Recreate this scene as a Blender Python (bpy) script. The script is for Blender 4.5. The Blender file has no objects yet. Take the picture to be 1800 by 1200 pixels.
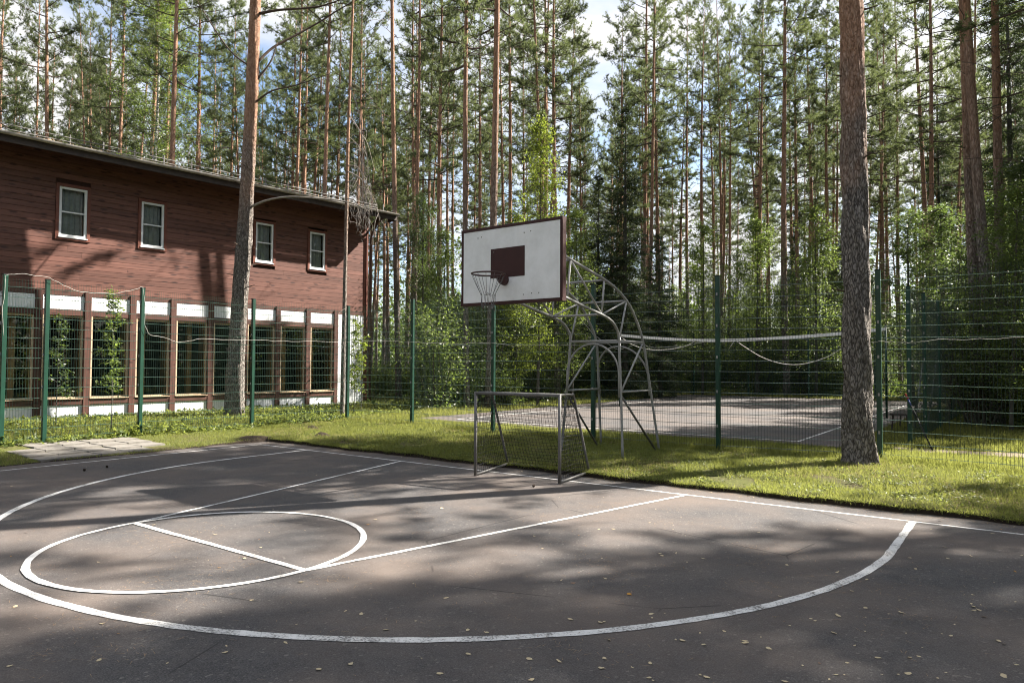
import bpy, math, random
import numpy as np
from mathutils import Vector, Matrix, Quaternion
R = math.radians
SC = bpy.context.scene
COL = SC.collection
random.seed(7)
RNG = np.random.default_rng(11)

# ------------------------------------------------------------------ camera
CAM = np.array([6.294, -9.009, 1.72]); YAW, PITCH, ROLL, FPX = -0.628, 0.033, 0.005, 1236.0
_cy, _sy, _cp, _sp = math.cos(YAW), math.sin(YAW), math.cos(PITCH), math.sin(PITCH)
FWD = np.array([_sy*_cp, _cy*_cp, _sp]); _r = np.array([_cy, -_sy, 0.0]); _u = np.cross(_r, FWD)
RGT = math.cos(ROLL)*_r + math.sin(ROLL)*_u; UPV = -math.sin(ROLL)*_r + math.cos(ROLL)*_u
cam = bpy.data.cameras.new('camera'); camo = bpy.data.objects.new('camera', cam); COL.objects.link(camo)
cam.sensor_fit = 'HORIZONTAL'; cam.sensor_width = 36.0; cam.lens = 36.0*FPX/1800.0
cam.clip_start = 0.05; cam.clip_end = 6000
_m = Matrix(((RGT[0], UPV[0], -FWD[0], CAM[0]), (RGT[1], UPV[1], -FWD[1], CAM[1]), (RGT[2], UPV[2], -FWD[2], CAM[2]), (0, 0, 0, 1)))
camo.matrix_world = _m
SC.camera = camo

# ------------------------------------------------------------------ sky and sun
SUN_EL, SUN_AZ = R(40.0), R(33.4)
world = bpy.data.worlds.new('World'); SC.world = world; world.use_nodes = True
wt = world.node_tree; wn = wt.nodes; wl = wt.links
sky = wn.new('ShaderNodeTexSky'); sky.sky_type = 'NISHITA'; sky.sun_disc = False
sky.sun_elevation = SUN_EL; sky.sun_rotation = SUN_AZ; sky.air_density = 1.0; sky.dust_density = 1.2; sky.ozone_density = 1.2
tc = wn.new('ShaderNodeTexCoord'); mp = wn.new('ShaderNodeMapping'); mp.inputs['Scale'].default_value = (1, 1, 2.6)
nz = wn.new('ShaderNodeTexNoise'); nz.inputs['Scale'].default_value = 2.3; nz.inputs['Detail'].default_value = 6; nz.inputs['Roughness'].default_value = .55
cr = wn.new('ShaderNodeValToRGB'); cr.color_ramp.elements[0].position = .40; cr.color_ramp.elements[1].position = .58
mx = wn.new('ShaderNodeMix'); mx.data_type = 'RGBA'; mx.inputs['B'].default_value = (4.4, 4.35, 4.3, 1)
wl.new(tc.outputs['Generated'], mp.inputs['Vector']); wl.new(mp.outputs['Vector'], nz.inputs['Vector']); wl.new(nz.outputs['Fac'], cr.inputs['Fac'])
wl.new(cr.outputs['Color'], mx.inputs['Factor']); wl.new(sky.outputs['Color'], mx.inputs['A'])
bg = wn['Background']; bg.inputs['Strength'].default_value = 0.06; wl.new(mx.outputs['Result'], bg.inputs['Color'])
sl = bpy.data.lights.new('sun', 'SUN'); sl.energy = 5.0; sl.angle = R(0.53); sl.color = (1.0, 0.93, 0.83)
suno = bpy.data.objects.new('sun', sl); COL.objects.link(suno)
TO_SUN = Vector((math.sin(SUN_AZ)*math.cos(SUN_EL), math.cos(SUN_AZ)*math.cos(SUN_EL), math.sin(SUN_EL)))
suno.rotation_euler = TO_SUN.to_track_quat('Z', 'Y').to_euler(); suno.location = (20, 30, 40)
SC.view_settings.view_transform = 'Standard'; SC.view_settings.look = 'None'; SC.view_settings.gamma = 1.0
SC.view_settings.use_curve_mapping = False; SC.view_settings.exposure = 2.12
SC.render.engine = 'CYCLES'
cy = SC.cycles; cy.max_bounces = 5; cy.diffuse_bounces = 2; cy.glossy_bounces = 2; cy.transmission_bounces = 5; cy.transparent_max_bounces = 8
cy.caustics_reflective = False; cy.caustics_refractive = False; cy.use_denoising = True; cy.sample_clamp_indirect = 4.0; cy.use_adaptive_sampling = True; cy.adaptive_threshold = 0.02; cy.pixel_filter_type = 'BLACKMAN_HARRIS'; cy.filter_width = 1.05

# ------------------------------------------------------------------ camera geometry used for surveying positions off the photograph
def ray(px, py): return FWD + RGT*((px-900)/FPX) + UPV*(-(py-600)/FPX)
def on_plane(px, py, n, d):
    D = ray(px, py); n = np.array(n, float); return CAM + D*((d-n@CAM)/(n@D))
def gnd(px, py, z=0.0): return on_plane(px, py, (0, 0, 1), z)
def at(px, py, D): return CAM + ray(px, py)*D

# ------------------------------------------------------------------ mesh helpers
class MB:
    def __init__(s): s.v = []; s.q = []; s.t = []; s.n = 0; s.tv = []; s.qv = []
    def add(s, V, Q=None, T=None, qv=None, tv=None):
        V = np.asarray(V, float).reshape(-1, 3)
        if Q is not None and len(Q):
            Q = np.asarray(Q, int).reshape(-1, 4); s.q.append(Q+s.n); s.qv.append(np.zeros(len(Q)) if qv is None else qv)
        if T is not None and len(T):
            T = np.asarray(T, int).reshape(-1, 3); s.t.append(T+s.n); s.tv.append(np.zeros(len(T)) if tv is None else tv)
        s.v.append(V); s.n += len(V); return s
    def box(s, lo, hi):
        x0, y0, z0 = lo; x1, y1, z1 = hi
        V = [(x0,y0,z0),(x1,y0,z0),(x1,y1,z0),(x0,y1,z0),(x0,y0,z1),(x1,y0,z1),(x1,y1,z1),(x0,y1,z1)]
        return s.add(V, [(3,2,1,0),(4,5,6,7),(0,1,5,4),(1,2,6,5),(2,3,7,6),(3,0,4,7)])
    def cbox(s, lo, hi, b=.006):
        # box with chamfered edges (bevelled prism along its longest axis)
        lo = np.array(lo, float); hi = np.array(hi, float); ax = int(np.argmax(hi-lo)); o = [i for i in range(3) if i != ax]
        b = min(b, (hi-lo)[o].min()*.4)
        if ax == 1: o = o[::-1]
        a0, a1 = lo[o[0]], hi[o[0]]; b0, b1 = lo[o[1]], hi[o[1]]
        ring = [(a0+b,b0),(a1-b,b0),(a1,b0+b),(a1,b1-b),(a1-b,b1),(a0+b,b1),(a0,b1-b),(a0,b0+b)]
        V = np.zeros((16, 3))
        for i, (p, q) in enumerate(ring):
            V[i, o[0]] = V[i+8, o[0]] = p; V[i, o[1]] = V[i+8, o[1]] = q; V[i, ax] = lo[ax]; V[i+8, ax] = hi[ax]
        Q = [(i, (i+1) % 8, (i+1) % 8+8, i+8) for i in range(8)]
        Q += [(7,6,1,0),(6,5,2,1),(5,4,3,2),(8,9,14,15),(9,10,13,14),(10,11,12,13)]
        return s.add(V, Q)
    def tube(s, P, Rd, k=6, cap=True):
        P = np.asarray(P, float); n = len(P); Rd = np.broadcast_to(np.asarray(Rd, float), (n,))
        T = np.gradient(P, axis=0); T /= (np.linalg.norm(T, axis=1, keepdims=True)+1e-12)
        ref = np.array([0, 0, 1.0]) if abs(T[0, 2]) < .9 else np.array([1.0, 0, 0])
        a = np.arange(k)*2*math.pi/k; V = np.zeros((n, k, 3))
        N = np.cross(T[0], ref); N /= np.linalg.norm(N)
        for i in range(n):
            N = N - T[i]*(N@T[i]); N /= (np.linalg.norm(N)+1e-12); B = np.cross(T[i], N)
            V[i] = P[i] + Rd[i]*(np.cos(a)[:, None]*N + np.sin(a)[:, None]*B)
        i, j = np.meshgrid(np.arange(n-1), np.arange(k), indexing='ij'); j2 = (j+1) % k
        Q = np.stack([i*k+j, i*k+j2, (i+1)*k+j2, (i+1)*k+j], -1).reshape(-1, 4)
        V = V.reshape(-1, 3); Tt = []
        if cap and k > 2:
            V = np.vstack([V, P[:1], P[-1:]]); c0 = n*k; c1 = c0+1
            Tt = [(c0, (m+1) % k, m) for m in range(k)] + [(c1, (n-1)*k+m, (n-1)*k+(m+1) % k) for m in range(k)]
        return s.add(V, Q, Tt)
    def leaves(s, C, A, B, L, W, val=None, bend=.15):
        # folded diamond leaves: centre base C, axis A, side B
        n = len(C); L = np.broadcast_to(L, (n,))[:, None]; W = np.broadcast_to(W, (n,))[:, None]
        Nn = np.cross(A, B)
        V = np.stack([C, C+A*L*.45+B*W*.5+Nn*L*bend, C+A*L, C+A*L*.45-B*W*.5+Nn*L*bend], 1).reshape(-1, 3)
        i = np.arange(n)[:, None]*4; Q = np.concatenate([i, i+1, i+2, i+3], 1)
        return s.add(V, Q, qv=(RNG.random(n) if val is None else val))
    def tris(s, C, A, B, L, W, val=None):
        n = len(C); L = np.broadcast_to(L, (n,))[:, None]; W = np.broadcast_to(W, (n,))[:, None]
        V = np.stack([C-B*W*.5, C+B*W*.5, C+A*L], 1).reshape(-1, 3)
        i = np.arange(n)[:, None]*3
        return s.add(V, None, np.concatenate([i, i+1, i+2], 1), tv=(RNG.random(n) if val is None else val))
    def mesh(s, name, mat, smooth=False, attr=False):
        me = bpy.data.meshes.new(name)
        V = np.concatenate(s.v) if s.v else np.zeros((0, 3))
        Q = np.concatenate(s.q) if s.q else np.zeros((0, 4), int); T = np.concatenate(s.t) if s.t else np.zeros((0, 3), int)
        me.vertices.add(len(V)); me.vertices.foreach_set('co', V.astype(np.float32).ravel())
        li = np.concatenate([Q.ravel(), T.ravel()]).astype(np.int32); nf = len(Q)+len(T)
        me.loops.add(len(li)); me.loops.foreach_set('vertex_index', li)
        st = np.concatenate([np.arange(len(Q))*4, len(Q)*4+np.arange(len(T))*3]).astype(np.int32)
        me.polygons.add(nf); me.polygons.foreach_set('loop_start', st)
        me.polygons.foreach_set('use_smooth', np.full(nf, bool(smooth)))
        me.update(calc_edges=True)
        if attr:
            at_ = me.attributes.new('v', 'FLOAT', 'FACE')
            at_.data.foreach_set('value', np.concatenate(s.qv+s.tv).astype(np.float32))
        me.materials.append(mat); return me
    def build(s, name, mat, parent=None, smooth=False, attr=False):
        return link(name, s.mesh(name, mat, smooth, attr), parent)

def link(name, data, parent=None):
    o = bpy.data.objects.new(name, data); COL.objects.link(o); o.parent = parent; return o
def tag(o, label=None, cat=None, group=None, kind=None):
    if label: o['label'] = label
    if cat: o['category'] = cat
    if group: o['group'] = group
    if kind: o['kind'] = kind
    return o
def thing(name, label, cat, loc=(0, 0, 0), group=None):
    o = link(name, None); o.location = loc; return tag(o, label, cat, group)
def unit(v): return v/(np.linalg.norm(v, axis=-1, keepdims=True)+1e-12)
def rdir(n, rng=RNG): return unit(rng.normal(size=(n, 3)))
def perp(A, rng=RNG):
    B = np.cross(A, rdir(len(A), rng)); return unit(B)

# ------------------------------------------------------------------ materials
def new_mat(name):
    m = bpy.data.materials.new(name); m.use_nodes = True; nt = m.node_tree
    return m, nt, nt.nodes['Principled BSDF'], nt.nodes['Material Output']
def N(nt, t, **k):
    n = nt.nodes.new(t)
    for a, b in k.items():
        if a in n.inputs: n.inputs[a].default_value = b
        else: setattr(n, a, b)
    return n
def ramp(nt, fac, stops):
    r = nt.nodes.new('ShaderNodeValToRGB'); e = r.color_ramp.elements
    while len(e) < len(stops): e.new(.5)
    for i, (p, c) in enumerate(stops): e[i].position = p; e[i].color = (*c, 1) if len(c) == 3 else c
    nt.links.new(fac, r.inputs['Fac']); return r.outputs['Color']
def coords(nt, scale=(1, 1, 1), kind='Object', rnd=False):
    t = nt.nodes.new('ShaderNodeTexCoord'); m = nt.nodes.new('ShaderNodeMapping'); m.inputs['Scale'].default_value = scale
    nt.links.new(t.outputs[kind], m.inputs['Vector'])
    if rnd:
        oi = nt.nodes.new('ShaderNodeObjectInfo'); mu = N(nt, 'ShaderNodeMath', operation='MULTIPLY'); mu.inputs[1].default_value = 57.0
        nt.links.new(oi.outputs['Random'], mu.inputs[0]); cx = nt.nodes.new('ShaderNodeCombineXYZ')
        for i in range(3): nt.links.new(mu.outputs[0], cx.inputs[i])
        nt.links.new(cx.outputs[0], m.inputs['Location'])
    return m.outputs['Vector']
def noise(nt, vec, scale, detail=4, rough=.55):
    n = N(nt, 'ShaderNodeTexNoise'); n.inputs['Scale'].default_value = scale; n.inputs['Detail'].default_value = detail; n.inputs['Roughness'].default_value = rough
    nt.links.new(vec, n.inputs['Vector']); return n.outputs['Fac']
def mixc(nt, fac, a, b, mode='MIX'):
    m = nt.nodes.new('ShaderNodeMix'); m.data_type = 'RGBA'; m.blend_type = mode
    for k, v in (('Factor', fac), ('A', a), ('B', b)):
        if isinstance(v, (int, float)): m.inputs[k].default_value = v
        elif isinstance(v, tuple): m.inputs[k].default_value = (*v, 1) if len(v) == 3 else v
        else: nt.links.new(v, m.inputs[k])
    return m.outputs['Result']
def math_(nt, op, a, b=None):
    m = N(nt, 'ShaderNodeMath', operation=op)
    for i, v in enumerate((a, b)):
        if v is None: continue
        if isinstance(v, (int, float)): m.inputs[i].default_value = v
        else: nt.links.new(v, m.inputs[i])
    return m.outputs[0]
def bump(nt, bs, h, strength=.4, dist=.01):
    b = nt.nodes.new('ShaderNodeBump'); b.inputs['Strength'].default_value = strength; b.inputs['Distance'].default_value = dist
    nt.links.new(h, b.inputs['Height']); nt.links.new(b.outputs['Normal'], bs.inputs['Normal'])
def spec(bs, rough, s=.3, metal=0.0):
    bs.inputs['Roughness'].default_value = rough; bs.inputs['Specular IOR Level'].default_value = s; bs.inputs['Metallic'].default_value = metal
def plain(name, a, b=None, rough=.7, s=.3, scale=6.0, metal=0.0, bmp=0.0, detail=5, rnd=True, contrast=(.3, .7)):
    """a simple weathered surface: two tones mixed by noise"""
    m, nt, bs, out = new_mat(name); spec(bs, rough, s, metal); b = b or tuple(c*.8 for c in a)
    v = coords(nt, rnd=rnd); f = noise(nt, v, scale, detail, .62)
    nt.links.new(ramp(nt, f, [(contrast[0], a), (contrast[1], b)]), bs.inputs['Base Color'])
    if bmp: bump(nt, bs, noise(nt, v, scale*4, 4), .5, bmp)
    return m
def foliage(name, dark, light, trans, tmix=.4, rough=.5, s=.35, hue=.12):
    """leaf or needle: per-face tone, per-tree tone, light shining through"""
    m, nt, bs, out = new_mat(name); spec(bs, rough, s)
    a = N(nt, 'ShaderNodeAttribute', attribute_name='v'); oi = nt.nodes.new('ShaderNodeObjectInfo')
    c = mixc(nt, a.outputs['Fac'], dark, light)
    t = mixc(nt, a.outputs['Fac'], tuple(x*.7 for x in trans), trans)
    hs = nt.nodes.new('ShaderNodeHueSaturation'); vv = N(nt, 'ShaderNodeMapRange'); vv.inputs['To Min'].default_value = .72; vv.inputs['To Max'].default_value = 1.28
    nt.links.new(oi.outputs['Random'], vv.inputs['Value']); nt.links.new(vv.outputs['Result'], hs.inputs['Value'])
    hh = N(nt, 'ShaderNodeMapRange'); hh.inputs['To Min'].default_value = .5-hue*.2; hh.inputs['To Max'].default_value = .5+hue*.12
    r2 = math_(nt, 'FRACT', math_(nt, 'MULTIPLY', oi.outputs['Random'], 7.3)); nt.links.new(r2, hh.inputs['Value']); nt.links.new(hh.outputs['Result'], hs.inputs['Hue'])
    nt.links.new(c, hs.inputs['Color']); nt.links.new(hs.outputs['Color'], bs.inputs['Base Color'])
    tr = nt.nodes.new('ShaderNodeBsdfTranslucent'); nt.links.new(t, tr.inputs['Color'])
    mxs = nt.nodes.new('ShaderNodeMixShader'); mxs.inputs[0].default_value = tmix
    nt.links.new(bs.outputs[0], mxs.inputs[1]); nt.links.new(tr.outputs[0], mxs.inputs[2]); nt.links.new(mxs.outputs[0], out.inputs['Surface'])
    return m

def mat_pine_bark(name, z0, z1, big=1.0):
    """grey plated bark at the foot that turns into flaky orange bark further up"""
    m, nt, bs, out = new_mat(name); spec(bs, .85, .15)
    v = coords(nt, (1, 1, .38), rnd=True); v2 = coords(nt)
    sep = nt.nodes.new('ShaderNodeSeparateXYZ'); nt.links.new(v2, sep.inputs[0])
    vo = N(nt, 'ShaderNodeTexVoronoi', feature='DISTANCE_TO_EDGE'); vo.inputs['Scale'].default_value = 17/big
    wv = mixc(nt, .1, v, N(nt, 'ShaderNodeTexNoise', Scale=14.0).outputs['Color'], 'ADD'); nt.links.new(wv, vo.inputs['Vector'])
    crack = ramp(nt, vo.outputs['Distance'], [(0.0, (0, 0, 0)), (.16, (1, 1, 1))])
    f = noise(nt, v, 22, 6, .7); f2 = noise(nt, v, 3.0, 4)
    low = ramp(nt, f, [(.28, (.09, .078, .07)), (.5, (.235, .21, .19)), (.72, (.42, .39, .36))])
    low = mixc(nt, .8, low, crack, 'MULTIPLY'); low = mixc(nt, .25, low, ramp(nt, f, [(.3, (.05, .042, .037)), (.7, (.22, .19, .165))]))
    hi = ramp(nt, f, [(.3, (.16, .085, .052)), (.52, (.34, .198, .13)), (.75, (.45, .31, .225))])
    zz = math_(nt, 'ADD', sep.outputs['Z'], math_(nt, 'MULTIPLY', math_(nt, 'SUBTRACT', f2, .5), 5.0))
    mr = N(nt, 'ShaderNodeMapRange'); mr.inputs['From Min'].default_value = z0; mr.inputs['From Max'].default_value = z1; nt.links.new(zz, mr.inputs['Value'])
    nt.links.new(mixc(nt, mr.outputs['Result'], low, hi), bs.inputs['Base Color'])
    h = math_(nt, 'ADD', math_(nt, 'MULTIPLY', crack, .8), f); bump(nt, bs, h, .9, .025)
    return m
def mat_birch_bark():
    m, nt, bs, out = new_mat('birch_bark'); spec(bs, .7, .2)
    v = coords(nt, (1, 1, 3.0), rnd=True); f = noise(nt, v, 4.5, 5, .7)
    nt.links.new(ramp(nt, f, [(.42, (.03, .027, .025)), (.52, (.42, .41, .39)), (.8, (.55, .54, .52))]), bs.inputs['Base Color'])
    bump(nt, bs, f, .4, .01); return m

def mat_asphalt():
    m, nt, bs, out = new_mat('asphalt'); spec(bs, .82, .25)
    v = coords(nt, kind='Object'); fine = noise(nt, v, 95, 4, .78); mid = noise(nt, v, 9, 6, .65); big = noise(nt, v, .55, 5, .6)
    c = ramp(nt, fine, [(.28, (.03, .029, .031)), (.5, (.074, .071, .072)), (.74, (.19, .18, .175))])
    dust = ramp(nt, big, [(.4, (0, 0, 0)), (.68, (1, 1, 1))])
    st_ = N(nt, 'ShaderNodeTexVoronoi'); st_.inputs['Scale'].default_value = 60; nt.links.new(v, st_.inputs['Vector'])
    c = mixc(nt, .55, c, ramp(nt, st_.outputs['Color'], [(.15, (.55, .54, .55)), (.6, (1, 1, 1)), (.95, (1.0, .98, .95))]), 'MULTIPLY'); c = mixc(nt, math_(nt, 'MULTIPLY', ramp(nt, st_.outputs['Color'], [(.86, (0, 0, 0)), (.93, (1, 1, 1))]), .5), c, (.24, .22, .2))
    c = mixc(nt, .7, c, ramp(nt, noise(nt, v, 1.9, 7, .72), [(.3, (.70, .70, .72)), (.55, (1.0, 1.0, 1.0))]), 'MULTIPLY')
    c = mixc(nt, math_(nt, 'MULTIPLY', dust, .56), c, (.168, .130, .107))
    c = mixc(nt, math_(nt, 'MULTIPLY', ramp(nt, mid, [(.45, (0, 0, 0)), (.75, (1, 1, 1))]), .35), c, (.11, .098, .09))
    vo = N(nt, 'ShaderNodeTexVoronoi', feature='DISTANCE_TO_EDGE'); vo.inputs['Scale'].default_value = .33
    wv = mixc(nt, .35, v, N(nt, 'ShaderNodeTexNoise', Scale=1.7).outputs['Color'], 'ADD'); nt.links.new(wv, vo.inputs['Vector'])
    crk = ramp(nt, vo.outputs['Distance'], [(.0, (1, 1, 1)), (.0035, (0, 0, 0))])
    gate = ramp(nt, noise(nt, v, .8, 2), [(.52, (0, 0, 0)), (.56, (1, 1, 1))])
    c = mixc(nt, math_(nt, 'MULTIPLY', math_(nt, 'MULTIPLY', crk, gate), .8), c, (.018, .017, .017))
    nt.links.new(c, bs.inputs['Base Color'])
    bump(nt, bs, math_(nt, 'ADD', fine, math_(nt, 'MULTIPLY', mid, 2.0)), .35, .006); return m
def mat_paint():
    m, nt, bs, out = new_mat('line_paint'); spec(bs, .7, .3)
    v = coords(nt); f = noise(nt, v, 60, 5, .7); g = noise(nt, v, 3.2, 4, .6)
    c = ramp(nt, g, [(.3, (.52, .51, .49)), (.65, (.72, .71, .69))])
    w = ramp(nt, math_(nt, 'ADD', math_(nt, 'MULTIPLY', f, .62), math_(nt, 'MULTIPLY', g, .42)), [(.42, (1, 1, 1)), (.51, (0, 0, 0))])
    nt.links.new(mixc(nt, math_(nt, 'MULTIPLY', w, .85), c, (.09, .085, .082)), bs.inputs['Base Color']); return m
def mat_ground():
    m, nt, bs, out = new_mat('turf_soil'); spec(bs, .95, .1)
    v = coords(nt); f = noise(nt, v, 1.3, 6, .62); g = noise(nt, v, 26, 5, .7); h = noise(nt, v, .22, 4)
    grass = ramp(nt, g, [(.3, (.045, .052, .018)), (.6, (.11, .115, .036)), (.8, (.17, .15, .065))])
    soil = ramp(nt, g, [(.3, (.035, .026, .02)), (.7, (.115, .085, .06))])
    c = mixc(nt, ramp(nt, f, [(.46, (0, 0, 0)), (.66, (.75, .75, .75))]), grass, soil)
    geo = nt.nodes.new('ShaderNodeNewGeometry'); sx = nt.nodes.new('ShaderNodeSeparateXYZ'); nt.links.new(geo.outputs['True Normal'], sx.inputs[0])
    c = mixc(nt, ramp(nt, sx.outputs['Z'], [(.86, (1, 1, 1)), (.95, (0, 0, 0))]), c, (.03, .022, .018))
    nt.links.new(c, bs.inputs['Base Color']); bump(nt, bs, g, .8, .03); return m
def mat_plank(name, tone=1.0, ax=(.045, 1, 1)):
    """red-brown stained softwood: long grain, dark knots, each board its own tone"""
    m, nt, bs, out = new_mat(name); spec(bs, .55, .3)
    v = coords(nt, ax, rnd=True); g = noise(nt, v, 22, 6, .65); w = noise(nt, v, 6, 3)
    c = ramp(nt, g, [(.25, tuple(x*tone for x in (.060, .025, .019))), (.55, tuple(x*tone for x in (.135, .060, .045))), (.8, tuple(x*tone for x in (.20, .095, .073)))])
    vk = coords(nt, (2.1, 4, 8), rnd=True); vo = N(nt, 'ShaderNodeTexVoronoi'); vo.inputs['Scale'].default_value = 1.15; vo.inputs['Randomness'].default_value = 1
    nt.links.new(vk, vo.inputs['Vector'])
    kn = ramp(nt, vo.outputs['Distance'], [(.14, (1, 1, 1)), (.30, (0, 0, 0))]); c = mixc(nt, math_(nt, 'MULTIPLY', kn, .85), c, (.022, .008, .007))
    oi = nt.nodes.new('ShaderNodeObjectInfo'); hs = nt.nodes.new('ShaderNodeHueSaturation'); mr = N(nt, 'ShaderNodeMapRange'); mr.inputs['To Min'].default_value = .8; mr.inputs['To Max'].default_value = 1.2
    nt.links.new(oi.outputs['Random'], mr.inputs['Value']); nt.links.new(mr.outputs['Result'], hs.inputs['Value']); nt.links.new(c, hs.inputs['Color']); nt.links.new(hs.outputs['Color'], bs.inputs['Base Color'])
    bump(nt, bs, math_(nt, 'ADD', g, w), .3, .004); return m
def mat_glass(name, tint=(.9, .95, .92)):
    m, nt, bs, out = new_mat(name)
    gl = nt.nodes.new('ShaderNodeBsdfGlossy'); gl.inputs['Roughness'].default_value = .02
    tr = nt.nodes.new('ShaderNodeBsdfTransparent'); tr.inputs['Color'].default_value = (*tint, 1)
    fr = nt.nodes.new('ShaderNodeFresnel'); fr.inputs['IOR'].default_value = 1.52
    v = coords(nt); b = nt.nodes.new('ShaderNodeBump'); b.inputs['Strength'].default_value = .02; nt.links.new(noise(nt, v, 1.5, 2), b.inputs['Height'])
    nt.links.new(b.outputs['Normal'], gl.inputs['Normal'])
    mxs = nt.nodes.new('ShaderNodeMixShader'); nt.links.new(math_(nt, 'MULTIPLY', fr.outputs[0], 1.15), mxs.inputs[0])
    nt.links.new(tr.outputs[0], mxs.inputs[1]); nt.links.new(gl.outputs[0], mxs.inputs[2]); nt.links.new(mxs.outputs[0], out.inputs['Surface']); return m
def mat_board():
    m, nt, bs, out = new_mat('backboard_paint'); spec(bs, .6, .3)
    v = coords(nt); f = noise(nt, v, 2.6, 6, .68); g = noise(nt, v, 17, 5, .7)
    c = ramp(nt, f, [(.3, (.68, .68, .66)), (.6, (.81, .81, .80))])
    c = mixc(nt, ramp(nt, g, [(.62, (0, 0, 0)), (.8, (.4, .4, .4))]), c, (.42, .42, .38))
    nt.links.new(c, bs.inputs['Base Color']); bump(nt, bs, g, .12, .004); return m
def mat_corrugated():
    m, nt, bs, out = new_mat('pale_panel'); spec(bs, .5, .4)
    v = coords(nt); w = N(nt, 'ShaderNodeTexWave', wave_type='BANDS', bands_direction='X'); w.inputs['Scale'].default_value = 4.0; nt.links.new(v, w.inputs['Vector'])
    f = noise(nt, v, 3, 5); c = ramp(nt, f, [(.3, (.60, .63, .64)), (.7, (.74, .76, .77))])
    c = mixc(nt, .12, c, w.outputs['Color'], 'MULTIPLY'); nt.links.new(c, bs.inputs['Base Color']); bump(nt, bs, w.outputs['Fac'], .3, .01); return m

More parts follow.
